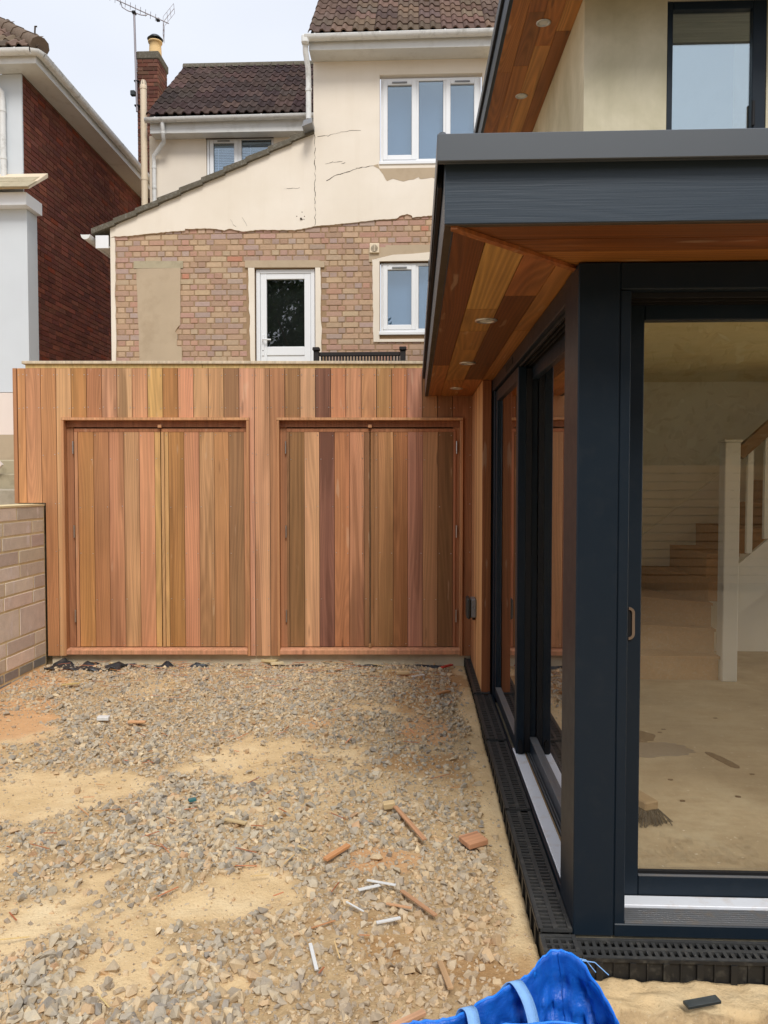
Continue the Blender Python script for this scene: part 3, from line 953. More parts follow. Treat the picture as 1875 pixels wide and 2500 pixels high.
# black membrane sheet rucked up at the foot of the store
def sheet(name, x0, x1, y0, y1, z, amp, seed, mat, n=26, m=14, thick=0.003):
    mb = MB()
    vs = []
    for j in range(m):
        for i in range(n):
            s, t = i / (n - 1), j / (m - 1)
            x = x0 + (x1 - x0) * s + 0.05 * vn(s * 4, t * 3, seed)
            y = y0 + (y1 - y0) * t + 0.05 * vn(s * 5 + 9, t * 3, seed)
            vs.append((x, y, z + amp * (0.45 + vn(s * 5, t * 3, seed + 3)) + 0.4 * amp * vn(s * 13, t * 8, seed)))
    mb.add(vs, [(j * n + i, j * n + i + 1, (j + 1) * n + i + 1, (j + 1) * n + i) for j in range(m - 1) for i in range(n - 1)], True)
    o = mb.build(name, mat)
    md = o.modifiers.new('thickness', 'SOLIDIFY'); md.thickness = thick
    return o
top(sheet('plastic_membrane', -3.00, -2.40, 6.08, 6.30, 0.055, 0.05, 2.0, M['membrane']), 'crumpled black plastic membrane at the left foot of the cedar store', 'plastic sheet')
top(sheet('plastic_membrane', -2.42, -1.72, 6.22, 6.32, 0.045, 0.045, 7.0, M['membrane'], 30, 8), 'long tongue of black plastic sheet under the first pair of doors', 'plastic sheet')
top(sheet('plastic_membrane', -1.55, 0.26, 6.385, 6.445, 0.045, 0.022, 12.0, M['membrane'], 40, 6), 'thin black plastic strip along the concrete below the second pair of doors', 'plastic sheet')

# ------------------------------------------------------------------ retaining wall of blocks at the left
bw = empty('block_wall', (-3.09, 4.6, 0), 'low retaining wall of grey concrete blocks with mortar and white bloom', 'wall')
MB().box(-3.30, -3.0915, 3.0, 6.30, -0.15, 1.40).build('wall_core', M['mortar_block'], bw)
MB().box(-3.31, -3.085, 3.0, 6.30, 1.4005, 1.415).build('mortar_capping', M['mortar_block'], bw)
courses = [(.098, .44)] * 7 + [(.215, .44)] + [(.10, .44)] * 2 + [(.066, .22)] * 3
z = 1.397
for k, (h, L) in enumerate(courses):
    off = [0.0, .24, .22, .02, .04, .25, .23, .02, .26, .25, .0, .11, .05][k]
    y = 6.285
    first = True
    while y > 3.05:
        l = L - off if first and off > 0 else L
        first = False
        y0 = max(y - l + 0.015, 3.0)
        c = random.choice([(222, 210, 194), (208, 194, 180), (230, 220, 204), (214, 200, 184)]) if h > .07 else random.choice([(158, 156, 150), (174, 168, 158), (140, 140, 138)])
        b = MB().bbox(-3.099, -3.0885 + random.uniform(-.0012, .0015), y0, y, z - h, z, .003)
        b.build('block' if h > .07 else 'brick', M['block'], bw, jitter(lin(c), .1))
        y = y0 - 0.015
    z -= h + 0.015
for k, (y, z0, z1) in enumerate(((6.75, 1.2, 1.535), (7.25, 1.2, 1.68), (7.75, 1.2, 1.83))):
    o = MB().bbox(-4.6, -3.55, y, y + 0.48, z0, z1, .012).build('garden_step', M['step_concrete'] if k == 0 else M['concrete'])
    top(o, ['mossy lowest concrete step behind the block wall', 'grey middle block step above the mossy one', 'pale top block step against the pink plinth'][k], 'step', 'steps up beside the store')
o = MB().beam((-4.52, 7.2, 2.27), (-3.97, 7.2, 1.72), 0.03, 0.13).build('stair_side_board', M['pink_render'])
top(o, 'sloping pale board at the far left beside the steps', 'board')

# ------------------------------------------------------------------ walls with openings, bricks, tiles, gutters
def holed(mb, x0, x1, z0, z1, holes, yf, yb):
    """wall sheet facing -y at yf with rectangular holes and their reveals back to yb"""
    X = sorted({x0, x1, *[h[0] for h in holes], *[h[1] for h in holes]})
    Z = sorted({z0, z1, *[h[2] for h in holes], *[h[3] for h in holes]})
    X = [x for x in X if x0 <= x <= x1]; Z = [q for q in Z if z0 <= q <= z1]
    def inh(x, q):
        return any(h[0] < x < h[1] and h[2] < q < h[3] for h in holes)
    for i in range(len(X) - 1):
        for j in range(len(Z) - 1):
            if inh((X[i] + X[i + 1]) / 2, (Z[j] + Z[j + 1]) / 2): continue
            mb.add([(X[i], yf, Z[j]), (X[i + 1], yf, Z[j]), (X[i + 1], yf, Z[j + 1]), (X[i], yf, Z[j + 1])], [(0, 1, 2, 3)])
    for a, b, c, d in holes:
        mb.add([(a, yf, c), (b, yf, c), (b, yf, d), (a, yf, d), (a, yb, c), (b, yb, c), (b, yb, d), (a, yb, d)],
               [(0, 4, 5, 1), (1, 5, 6, 2), (2, 6, 7, 3), (3, 7, 4, 0)])
    return mb

BR_CACHE = {}
def brick_mesh(name, L, H, mat, depth=0.016, b=0.004):
    key = (name, round(L, 3), round(H, 3), mat.name)
    if key not in BR_CACHE:
        mb = brick_mb(L, H, depth, b)
        BR_CACHE[key] = mb.mesh(name, mat)
    return BR_CACHE[key]

def brick_mb(L, H, depth=0.016, b=0.004, T=None):
    """front of a brick with worn edges, facing -y, corner at the origin"""
    mb = MB()
    v = [(0, depth, 0), (L, depth, 0), (L, depth, H), (0, depth, H), (0, b, 0), (L, b, 0), (L, b, H), (0, b, H), (b, 0, b), (L - b, 0, b), (L - b, 0, H - b), (b, 0, H - b)]
    if T is not None:
        v = [tuple(T @ Vector(p)) for p in v]
    fs = [(8, 9, 10, 11)]
    for i in range(4):
        j = (i + 1) % 4
        fs.append((i, j, 4 + j, 4 + i)); fs.append((4 + i, 4 + j, 8 + j, 8 + i))
    return mb.add(v, fs)

def lay_bricks(parent, spots, mat, mat_many, limit=300, name='brick', many='brickwork'):
    """spots: (L, H, T matrix, rgb, rank). the best ranked become parts, the rest one mass"""
    spots.sort(key=lambda s: -s[4])
    items = []
    for k, (L, H, T, c, _) in enumerate(spots):
        if k < limit:
            o = link_mesh(name, brick_mesh(name, L, H, mat), parent, T.to_translation(), T.to_euler(), c)
        else:
            items.append((brick_mb(L, H, T=T), c))
    if items:
        o = mb_color(many, items, mat_many, parent)
        o['kind'] = 'stuff'

def tile_mesh(name, mat, w=0.285, L=0.36, t=0.016):
    """double roman tile: x across, y up the slope, z off the roof"""
    prof = [(0.0, 0.0), (0.012, 0.022), (0.032, 0.036), (0.052, 0.034), (0.072, 0.014), (0.082, 0.004), (0.1425, 0.002), (0.1545, 0.022), (0.1745, 0.036), (0.1945, 0.034), (0.2145, 0.014), (0.2245, 0.004), (w, 0.002)]
    mb = MB()
    n = len(prof)
    vs = [(x, 0, h + t) for x, h in prof] + [(x, L, h + t) for x, h in prof] + [(x, 0.004, h - 0.004) for x, h in prof]
    fs = []
    for i in range(n - 1):
        fs.append((i, i + 1, n + i + 1, n + i))
        fs.append((2 * n + i, 2 * n + i + 1, i + 1, i))
    fs.append((0, n, 2 * n)); fs.append((n - 1, 3 * n - 1, 2 * n - 1))
    mb.add(vs, fs)
    return mb.mesh(name, mat)

TILE = tile_mesh('tile', M['tile'])
def lay_tiles(parent, x0, cols, y0, z0, pitch, rows, gauge=0.282, pal=((62, 47, 44),), keep=None, w=0.285, rot_extra=None):
    for r in range(rows):
        for c in range(cols):
            x = x0 + c * w
            s = r * gauge
            y, z = y0 + s * math.cos(pitch), z0 + s * math.sin(pitch)
            if keep and not keep(x, y, z): continue
            cc = jitter(lin(random.choice(pal)), .16)
            link_mesh('tile', TILE, parent, (x + random.uniform(-.003, .003), y, z + random.uniform(0, .005)),
                      (pitch - R(2.6) + R(random.uniform(-.5, .5)), 0, R(random.uniform(-.5, .5))), cc)

def gutter(parent, p, q, r=0.056, name='gutter', mat='gutter', brackets=(), cap=True):
    """half-round channel from p to q with bracket bands"""
    mb = MB()
    p, q = Vector(p), Vector(q)
    mb.tube([p, q], r, 12, arc=(math.pi, 2 * math.pi))
    mb.tube([p, q], r - .004, 12, arc=(math.pi, 2 * math.pi))
    d = (q - p).normalized()
    side = d.cross(Vector((0, 0, 1))).normalized()
    for s in (1, -1):
        mb.beam(p + side * s * (r - .002), q + side * s * (r - .002), 0.006, 0.010)
    if cap:
        for e in (p, q):
            ring = [e + side * math.cos(t) * r - Vector((0, 0, 1)) * math.sin(t) * r for t in [math.pi * k / 12 for k in range(13)]]
            mb.add(ring, [tuple(range(13))])
    o = mb.build(name, M[mat], parent)
    for t in brackets:
        c = p.lerp(q, t)
        mb2 = MB()
        mb2.tube([c - d * .012, c + d * .012], r + .004, 12, arc=(math.pi - .15, 2 * math.pi + .15))
        mb2.build('bracket', M[mat], o)
    return o

def pipe(parent, pts, r=0.034, name='downpipe', mat='gutter', collars=()):
    o = MB().tube(pts, r, 12).build(name, M[mat], parent)
    for c in collars:
        c = Vector(c)
        MB().tube([c - Vector((0, 0, .02)), c + Vector((0, 0, .02))], r + .006, 12).build('collar', M[mat], o)
    return o

def upvc_window(parent, x0, x1, z0, z1, yf, lights, glass='glass_house', back='window_back', sill=True, name='window', blind=False, depth=0.06):
    """white frame facing -y. lights: (x0, x1, opening sash?) across the frame"""
    fw = 0.038
    mb = MB()
    mb.bbox(x0, x0 + fw, yf, yf + depth, z0, z1, .004)
    mb.bbox(x1 - fw, x1, yf, yf + depth, z0, z1, .004)
    mb.bbox(x0 + fw, x1 - fw, yf + .001, yf + depth, z0, z0 + fw, .004)
    mb.bbox(x0 + fw, x1 - fw, yf + .001, yf + depth, z1 - fw, z1, .004)
    for a, b in zip(lights[:-1], lights[1:]):
        mb.bbox(a[1], b[0], yf + .002, yf + depth, z0 + fw, z1 - fw, .004)
    wdw = mb.build(name, M['upvc'], parent)
    for a, b, op in lights:
        if op:
            s = 0.052
            q = MB()
            yy = yf - .012
            q.bbox(a - .012, a + s, yy, yf + .04, z0 + fw - .012, z1 - fw + .012, .006)
            q.bbox(b - s, b + .012, yy, yf + .04, z0 + fw - .012, z1 - fw + .012, .006)
            q.bbox(a + s, b - s, yy + .001, yf + .04, z0 + fw - .012, z0 + fw + s, .006)
            q.bbox(a + s, b - s, yy + .001, yf + .04, z1 - fw - s, z1 - fw + .012, .006)
            q.build('sash', M['upvc'], wdw)
            cx = (a + b) / 2
            MB().bbox(cx - .10, cx + .10, yy - .012, yy - .001, z1 - fw - .034, z1 - fw - .014, .003).build('trickle_vent', M['alu_dull'], wdw)
            g = (a + s - .004, b - s + .004, z0 + fw + s - .004, z1 - fw - s + .004)
            e = s
        else:
            g = (a - .002, b + .002, z0 + fw - .002, z1 - fw + .002)
        MB().box(g[0], g[1], yf + .020, yf + .024, g[2], g[3]).build('pane', M[glass], wdw)
        q = MB()
        q.box(g[0] - .003, g[0] + .006, yf + .014, yf + .019, g[2], g[3]); q.box(g[1] - .006, g[1] + .003, yf + .014, yf + .019, g[2], g[3])
        q.build('gasket', M['black'], wdw)
        if blind:
            q = MB()
            zz = g[3] - .09
            while zz > g[2]:
                q.add([(g[0], yf + .05, zz), (g[1], yf + .05, zz), (g[1], yf + .068, zz + .019), (g[0], yf + .068, zz + .019)], [(0, 1, 2, 3)])
                zz -= 0.026
            q.box(g[0], g[1], yf + .045, yf + .075, g[3] - .06, g[3] - .03)
            q.box((g[0] + g[1]) / 2 - .11, (g[0] + g[1]) / 2 - .098, yf + .040, yf + .044, g[2], g[3] - .06)
            q.build('blind', M['blind'], wdw)
    MB().box(x0 + .01, x1 - .01, yf + .16, yf + .17, z0 - .02, z1 + .02).build('window_backing', M[back], wdw)  # flat backing panel; the blue-grey one carries the painted sky reflection
    if sill:
        MB().prism([(yf - .07, z0 - .052), (yf + .05, z0 - .052), (yf + .05, z0 - .001), (yf - .06, z0 - .012), (yf - .07, z0 - .020)], 'x', x0 - .02, x1 + .02).build('sill', M['upvc'], wdw)
    return wdw

# ------------------------------------------------------------------ the cream house
YF = 10.45                                     # face of the render; bricks sit behind it
house = empty('cream_house', (-1.4, 10.5, 2.4), 'cream rendered house with bare brick lower wall, white door and brown tiled roofs', 'house')
W1 = (-0.479, 0.886, 5.854, 7.029)
W2 = (-0.480, 0.886, 3.590, 4.575)
DR = (-2.176, -1.350, 2.40, 4.503)
mb = MB()
holed(mb, -4.13, 3.2, 2.3, 5.06, [W2, DR], 10.4765, 10.62)
holed(mb, -1.36, 3.2, 5.06, 5.4, [], 10.4765, 10.62)
mb.add([(-4.13, 10.4765, 2.3), (-4.13, 12.6, 2.3), (-4.13, 12.6, 4.95), (-4.13, 10.4765, 4.95)], [(0, 1, 2, 3)])
core = mb.build('brick_wall', M['mortar_buff'], house)
# bricks in English bond: stretcher and header rows by turns
wav = [(-4.085,4.95),(-3.883,4.953),(-3.742,4.97),(-3.485,4.991),(-3.281,5.009),(-3.124,5.016),(-3.118,5.036),(-2.875,5.041),(-2.724,5.036),(-2.582,5.014),(-2.512,5.034),(-2.322,4.99),(-2.127,5.012),(-1.865,5.009),(-1.627,5.002),(-1.471,5.027),(-1.344,5.051),(-1.103,5.069),(-0.802,5.093),(-0.606,5.117),(-0.241,5.139),(-0.208,5.174),(-0.111,5.194),(-0.047,5.172),(-0.036,5.147),(0.175,5.169),(0.99,5.20)]
def wav_z(x):
    for (a, za), (b, zb) in zip(wav[:-1], wav[1:]):
        if a <= x <= b: return za + (zb - za) * (x - a) / (b - a)
    return 5.2
BP = [(180,149,126),(184,154,128),(176,144,125),(186,158,132),(180,145,130),(172,142,121),(186,162,136),(170,146,132),(180,142,122),(190,163,134),(174,152,140)]
spots = []
for r in range(37):
    z = 2.42 + r * 0.0752
    L0 = 0.215 if r % 2 else 0.1025
    x = -4.12 + (0.0 if r % 2 else 0.055)
    while x < 0.95:
        L = L0
        if r % 2 == 0 and random.random() < 0.06: L = 0.215
        xc = x + L / 2
        hide = (-3.78 < x and x + L < -3.24 and 2.3 < z < 4.5) or (DR[0] - .02 < xc < DR[1] + .02 and z < DR[3]) or (W2[0] < xc < W2[1] and W2[2] - .03 < z < W2[3])
        part = (DR[0] - .06 < x + L and x < DR[1] + .06 and z < DR[3] + .03) or (W2[0] < x + L and x < W2[1] and W2[2] - .10 < z < W2[3] + .06)
        if not hide and not part and z + .03 < wav_z(xc) + .05 and x + L < 1.0:
            c = jitter(lin(random.choice(BP)), .06)
            if random.random() < .012: c = jitter(lin((188, 134, 110)), .05)
            T = Matrix.Translation((x, 10.470 + random.uniform(-.003, .004), z)) @ Euler((0, R(random.uniform(-.5, .5)), 0)).to_matrix().to_4x4()
            vis = 1.0 if (z > 3.24 and xc < 0.16) else 0.0
            spots.append((L - random.uniform(0.004, .012), 0.0655 + random.uniform(-.003, .003), T, c, vis * 2 + (1 if L > .2 else 0) * vis + random.random() * .2))
        x += L + 0.0095
lay_bricks(core, spots, M['brick'], M['brick_stuff'])

# render above the ragged edge, with the gable of the lean-to and the window hole
mb = MB()
holed(mb, -1.365, 0.99, 5.4, 7.36, [W1], YF, 10.56)
mb.box(0.988, 0.99, YF, 10.5, 5.2, 7.3)
mb.add([(-1.365, YF, 5.4), (-1.365, YF, 7.36), (-1.365, 13.0, 7.36), (-1.365, 13.0, 5.4)], [(3, 2, 1, 0)])
up = mb.build('render', M['cream'], house)
low = [(x, z) for x, z in wav]
# a jagged underside, thicker than the bricks behind it
fine = []
for (a, za), (b, zb) in zip(low[:-1], low[1:]):
    n = max(1, int((b - a) / 0.03))
    for k in range(n):
        t = k / n
        fine.append((a + (b - a) * t, za + (zb - za) * t + random.uniform(-.004, .004)))
fine.append(low[-1])
poly = [(-4.15, 4.93)] + fine + [(0.99, 5.3998), (-1.365, 5.3998), (-1.365, 6.285), (-4.15, 5.065)]
MB().prism(poly, 'y', YF, YF + 0.028).build('gable_render', M['cream'], house)
def ragged(p, q, n, amp, seed):
    return [(p[0] + (q[0] - p[0]) * k / n + amp * vn(k * .6, seed), p[1] + (q[1] - p[1]) * k / n) for k in range(n + 1)]
edge = ragged((-4.090, 2.41), (-4.092, 4.935), 26, 0.02, 3.3)
MB().prism([(-4.15, 2.41)] + edge + [(-4.15, 4.929)], 'y', YF + .0008, YF + 0.029).build('render_edge', M['cream'], house)
MB().prism([(10.478, 2.4), (12.6, 2.4), (12.6, 4.96), (10.478, 4.96)], 'x', -4.155, -4.135).build('side_render', M['cream'], house)
# strips of render left round the door and window
e1 = ragged((-2.268, 4.53), (-2.205, 2.41), 22, 0.018, 7.7)
MB().prism([(DR[0] - .001, 2.41), (DR[0] - .001, 4.535)] + e1, 'y', 10.455, 10.50).build('door_reveal', M['cream'], house)
e2 = ragged((-1.279, 4.56), (-1.258, 2.41), 22, 0.018, 9.1)
MB().prism([(DR[1] + .001, 4.555)] + [(x, z) for x, z in e2] + [(DR[1] + .001, 2.41)], 'y', 10.455, 10.50).build('door_reveal', M['cream'], house)
e3 = ragged((-0.575, 4.60), (-0.565, 3.50), 14, 0.014, 4.2)
MB().prism([(W2[0] - .001, 3.50), (W2[0] - .001, 4.60)] + e3, 'y', 10.454, 10.50).build('window_reveal', M['cream'], house)
MB().prism([(-0.56, 4.602), (-0.30, 4.66), (-0.05, 4.668), (0.2, 4.69), (0.95, 4.69), (0.95, W2[3] + .001), (W2[0] - .001, W2[3] + .001), (W2[0] - .002, 4.602)][::-1], 'y', 10.4545, 10.50).build('window_reveal', M['cream'], house)
MB().prism([(W2[0], 3.50), (0.3, 3.497), (0.95, 3.50), (0.95, W2[2] - .054), (W2[0], W2[2] - .054)], 'y', 10.4545, 10.50).build('window_reveal', M['cream'], house)
MB().prism([(-0.625, 4.57), (-0.578, 4.57), (-0.572, 4.606), (-0.30, 4.664), (0.95, 4.694), (0.95, 4.79), (-0.40, 4.79), (-0.40, 4.765), (-0.625, 4.762)], 'y', 10.462, 10.49).build('cement_patch', M['cement'], house)
MB().prism([(-0.565, 5.84), (-0.488, 5.797), (-0.433, 5.726), (-0.40, 5.66), (-0.379, 5.633), (-0.34, 5.65), (-0.296, 5.664), (-0.22, 5.64), (-0.159, 5.625), (-0.08, 5.645), (-0.023, 5.649), (0.043, 5.681), (0.06, 5.655), (0.087, 5.653), (0.15, 5.66), (0.223, 5.672), (0.30, 5.64), (0.6, 5.7), (0.9, 5.8), (0.9, 5.800), (-0.48, 5.800), (-0.50, 5.86)], 'y', YF - .003, YF + .01).build('cement_patch', M['cement'], house)
MB().prism([(-2.305, 4.512), (-1.225, 4.503), (-1.225, 4.575), (-1.32, 4.60), (-2.305, 4.605)], 'y', 10.452, 10.49).build('lintel', M['cement'], house)
MB().prism([(-3.835, 4.52), (-3.155, 4.515), (-3.155, 4.612), (-3.835, 4.618)], 'y', 10.461, 10.49).build('lintel', M['concrete'], house)
pe = ragged((-3.20, 3.75), (-3.19, 4.515), 8, .004, 2.0)
pl = ragged((-3.74, 2.41), (-3.80, 4.515), 20, .012, 5.5)
MB().prism([(-3.74, 2.41), (-3.19, 2.41), (-3.18, 3.45), (-3.25, 3.47), (-3.24, 3.62), (-3.27, 3.66), (-3.235, 3.72)] + pe + pl[::-1], 'y', 10.459, 10.49).build('blocked_doorway', M['cement'], house)
# hairline cracks in the render
mb = MB()
def crack(pts, w=0.006, step=.04):
    for (a, za), (b, zb) in zip(pts[:-1], pts[1:]):
        d = math.hypot(b - a, zb - za); n = max(2, int(d / step))
        pv = None
        for k in range(n + 1):
            t = k / n
            x = a + (b - a) * t + random.uniform(-.010, .010); z = za + (zb - za) * t + random.uniform(-.010, .010)
            if pv:
                L = math.hypot(x - pv[0], z - pv[1]); nx_, nz_ = -(z - pv[1]) / L, (x - pv[0]) / L
                h = w * random.uniform(.15, .8) / 2
                mb.add([(pv[0] - nx_ * h, YF - .002, pv[1] - nz_ * h), (x - nx_ * h, YF - .002, z - nz_ * h), (x + nx_ * h, YF - .002, z + nz_ * h), (pv[0] + nx_ * h, YF - .002, pv[1] + nz_ * h)], [(0, 1, 2, 3)])
            pv = (x, z)
crack([(-1.351, 6.27), (-1.347, 5.876), (-1.353, 5.497), (-1.344, 5.051)], .011)
crack([(-1.312, 6.243), (-1.175, 6.24), (-1.009, 6.291), (-0.735, 6.308)], .008)
crack([(-1.20, 5.655), (-1.011, 5.735), (-0.79, 5.802), (-0.57, 5.836)], .012)
crack([(-1.20, 5.874), (-1.093, 5.899), (-0.972, 5.908)], .009)
crack([(-0.99, 5.87), (-0.93, 5.885)], .010)
crack([(-1.77, 5.56), (-1.55, 5.555)], .006)
crack([(-2.5, 5.16), (-2.43, 5.05)], .008); crack([(-2.34, 5.19), (-2.27, 5.06)], .008)
o = mb.build('cracks', M['bark'], house); o['kind'] = 'stuff'
mb = MB()
mb.lathe([(0.001, 0), (.014, .0), (.014, .010), (.008, .012), (.008, .018), (0.001, .019)], (-1.537, YF - .0005, 5.15), 12, (0, -1, 0))
for k in range(5): mb.lathe([(0.001, 0), (.007, 0), (0.001, .003)], (-1.537 + random.uniform(-.07, .07), YF - .001, 5.15 + random.uniform(-.11, .09)), 6, (0, -1, 0))
mb.build('tap_hole', M['bark'], house)

upvc_window(house, -0.465, 0.870, 5.905, 7.005, 10.505, [(-0.425, 0.000, True), (0.045, 0.370, False), (0.415, 0.832, True)])
upvc_window(house, -0.465, 0.870, 3.645, 4.560, 10.505, [(-0.425, 0.000, True), (0.045, 0.370, False), (0.415, 0.832, True)])
# the white back door
dr = MB()
x0, x1, z0, z1, yf = DR[0] + .012, DR[1] - .012, 2.42, 4.495, 10.500
fr = .055
dr.bbox(x0, x0 + fr, yf, yf + .07, z0, z1, .005); dr.bbox(x1 - fr, x1, yf, yf + .07, z0, z1, .005); dr.bbox(x0 + fr, x1 - fr, yf + .001, yf + .07, z1 - fr, z1, .005)
door = dr.build('door', M['upvc'], house)
lf = MB()
a, b, c, d = x0 + fr + .003, x1 - fr - .003, z0 + .02, z1 - fr - .003
st = .085
lf.bbox(a, a + st, yf + .008, yf + .055, c, d, .005); lf.bbox(b - st, b, yf + .008, yf + .055, c, d, .005)
lf.bbox(a + st, b - st, yf + .009, yf + .055, d - st + .012, d, .005); lf.bbox(a + st, b - st, yf + .009, yf + .055, 3.335, 3.455, .005); lf.bbox(a + st, b - st, yf + .009, yf + .055, c, c + .12, .005)
lf.build('door_leaf', M['upvc'], door)
MB().bbox(a + st - .002, b - st + .002, yf + .022, yf + .045, c + .12, 3.335, .004).build('door_panel', M['upvc'], door)
MB().box(a + st - .002, b - st + .002, yf + .024, yf + .028, 3.455, d - st + .014).build('pane', M['glass_door'], door)
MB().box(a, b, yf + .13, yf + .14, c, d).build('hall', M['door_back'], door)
h = MB()
h.bbox(a + .018, a + .050, yf - .004, yf + .007, 3.33, 3.62, .004)
h.tube([(a + .034, yf + .0, 3.545), (a + .034, yf - .045, 3.545), (a + .15, yf - .05, 3.54)], .010, 8)
h.build('handle', M['upvc'], door)
MB().lathe([(.001, 0), (.008, 0), (.001, .003)], (a + .034, yf - .0045, 3.40), 8, (0, -1, 0)).build('keyhole', M['black'], door)
# extractor grille
ev = MB().bbox(-0.612, -0.484, 10.43, 10.468, 4.682, 4.812, .006).build('extractor_vent', M['cream_pipe'], house)
MB().lathe([(.001, 0.0), (.046, 0.0), (.046, .003), (.001, .003)], (-0.548, 10.4285, 4.742), 24, (0, -1, 0)).build('grille', M['moss_concrete'], ev)
mb = MB()
for k in range(-2, 3):
    hw = math.sqrt(.046 ** 2 - (k * .016) ** 2)
    mb.box(-0.548 - hw, -0.548 + hw, 10.4215, 10.4252, 4.742 + k * .016 - .003, 4.742 + k * .016 + .003)
mb.box(-.551, -.545, 10.4205, 10.4212, 4.696, 4.788)
mb.build('louvre', M['cream_pipe'], ev)

# roofs: slopes of double-roll tiles
PITCH, PITCH2 = R(44), R(41.5)
TPAL = ((98,80,70),(108,88,76),(90,74,66),(118,97,82),(100,84,76))
TPAL2 = ((68,55,52),(75,60,56),(63,51,49),(84,67,61))
mb = MB()
mb.prism([(10.10, 7.37), (13.2, 7.37 + 3.1 * math.tan(PITCH)), (13.2, 7.21 + 3.1 * math.tan(PITCH)), (10.10, 7.33)], 'x', -1.36, 3.2)
roof = mb.build('roof', M['black'], house)
lay_tiles(roof, -1.385, 16, 10.055, 7.361, PITCH, 14, pal=TPAL)
mb = MB()
mb.prism([(12.30, 7.41), (14.37, 7.41 + 2.07 * math.tan(PITCH2)), (14.37, 7.21 + 2.07 * math.tan(PITCH2)), (12.30, 7.37)], 'x', -4.24, -1.38)
roof2 = mb.build('rear_roof', M['black'], house)
lay_tiles(roof2, -4.262, 10, 12.245, 7.410, PITCH2, 10, .285, pal=TPAL2)
for k in range(8):
    zc = 7.41 + 2.07 * math.tan(PITCH2) - .02
    rt = MB()
    rt.tube([(-4.27 + k * .41, 14.36, zc), (-4.27 + k * .41 + .403, 14.36, zc)], .115, 10, arc=(0, math.pi))
    for e in (0, .403):
        rt.add([(-4.27 + k * .41 + e, 14.36 + .115 * math.cos(t), zc + .115 * math.sin(t)) for t in [math.pi * q / 10 for q in range(11)]], [tuple(range(11))])
    rt.build('ridge_tile', M['moss_concrete'], roof2)
# fascias, soffits, gutters and pipes
MB().bbox(-1.385, 3.2, 10.16, 10.19, 7.21, 7.36, .003).build('fascia', M['white_board'], house)
MB().box(-1.385, 3.2, 10.192, 10.449, 7.215, 7.235).build('soffit', M['white_board'], house)
gutter(house, (-1.43, 10.10, 7.350), (3.2, 10.10, 7.385), .058, brackets=(.03, .21, .39))
pipe(house, [(-1.425, 10.12, 7.31), (-1.425, 10.14, 7.18), (-1.405, 10.24, 7.02), (-1.405, 10.27, 6.85), (-1.405, 10.27, 6.38)], .036, collars=((-1.405, 10.27, 6.76),))
MB().bbox(-1.47, -1.375, 10.05, 10.16, 7.25, 7.365, .02).build('gutter_outlet', M['gutter'], house)
MB().prism([(-1.46, 6.33), (-1.35, 6.36), (-1.35, 6.30), (-1.48, 6.25)], 'y', 10.18, 10.448).build('lead_flashing', M['alu_dull'], house)
holed(MB(), -4.335, -1.37, 4.9, 7.25, [(-3.40, -2.295, 6.06, 7.22)], 12.6, 12.75).build('rear_render', M['cream'], house)
MB().box(-4.335, -4.15, 12.601, 14.3, 2.4, 7.25).build('rear_side', M['cream'], house)
MB().bbox(-4.24, -1.37, 12.36, 12.385, 7.18, 7.375, .003).build('fascia', M['white_board'], house)
MB().box(-4.24, -1.37, 12.387, 12.599, 7.188, 7.205).build('soffit', M['white_board'], house)
gutter(house, (-4.295, 12.29, 7.375), (-1.37, 12.29, 7.40), .056, brackets=(.06, .33, .64, .9))
pipe(house, [(-4.02, 12.30, 7.34), (-4.02, 12.33, 7.14), (-4.03, 12.40, 7.07), (-4.24, 12.53, 6.90), (-4.24, 12.54, 6.80), (-4.24, 12.54, 5.0)], .034, collars=((-4.02, 12.33, 7.18), (-4.24, 12.54, 6.72), (-4.24, 12.54, 6.40)))
vp = pipe(house, [(-4.37, 12.45, 4.6), (-4.37, 12.45, 7.98)], .052, 'vent_pipe', 'cream_pipe', collars=((-4.37, 12.45, 7.94), (-4.37, 12.45, 6.5)))
MB().lathe([(.056, 0), (.05, .06), (.036, .10), (.001, .108)], (-4.37, 12.45, 7.96), 14).build('pipe_cage', M['cream_pipe'], vp)
# the slotted sides of the cage
mb = MB()
for k in range(9):
    t = 2 * math.pi * k / 9
    mb.beam((-4.37 + .055 * math.cos(t), 12.45 + .055 * math.sin(t), 7.985), (-4.37 + .043 * math.cos(t), 12.45 + .043 * math.sin(t), 8.05), .009, .006)
mb.build('cage_slot', M['black'], vp)
upvc_window(house, -3.395, -2.30, 6.10, 7.215, 12.625, [(-3.335, -2.895, True), (-2.825, -2.345, False)], back='dark_room', sill=False, blind=True)
MB().box(-3.40, -2.295, 12.58, 12.599, 7.178, 7.187).build('window_head', M['bark'], house)
# lean-to roof with stepped verge
sl = math.atan2(6.30 - 5.04, 3.0)
mb = MB()
P0, P1 = (-4.39, 5.015), (-1.37, 6.33)
mb.prism([(P0[0], P0[1] - .0), (P1[0], P1[1] - .0), (P1[0], P1[1] - .05), (P0[0], P0[1] - .05)], 'y', 10.46, 12.59)
lean = mb.build('lean_to_roof', M['moss_concrete'], house)
nv = 10
for k in range(nv):
    s = k / nv
    x = P0[0] + (P1[0] - P0[0]) * s; z = P0[1] + (P1[1] - P0[1]) * s
    e = (P1[0] - P0[0]) / nv * 1.06; ez = (P1[1] - P0[1]) / nv * 1.06
    lift = .022
    MB().prism([(x, z - .045), (x + e * .998, z + ez - .045 - lift), (x + e * .998, z + ez + .022 - lift), (x, z + .022 + .006)], 'y', 10.395 + .002 * (k % 3), 10.459).build('verge_tile', M['moss_concrete'], lean)
MB().box(-4.34, -4.165, 10.42, 10.45, 4.785, 4.955).build('box_end', M['upvc'], house)
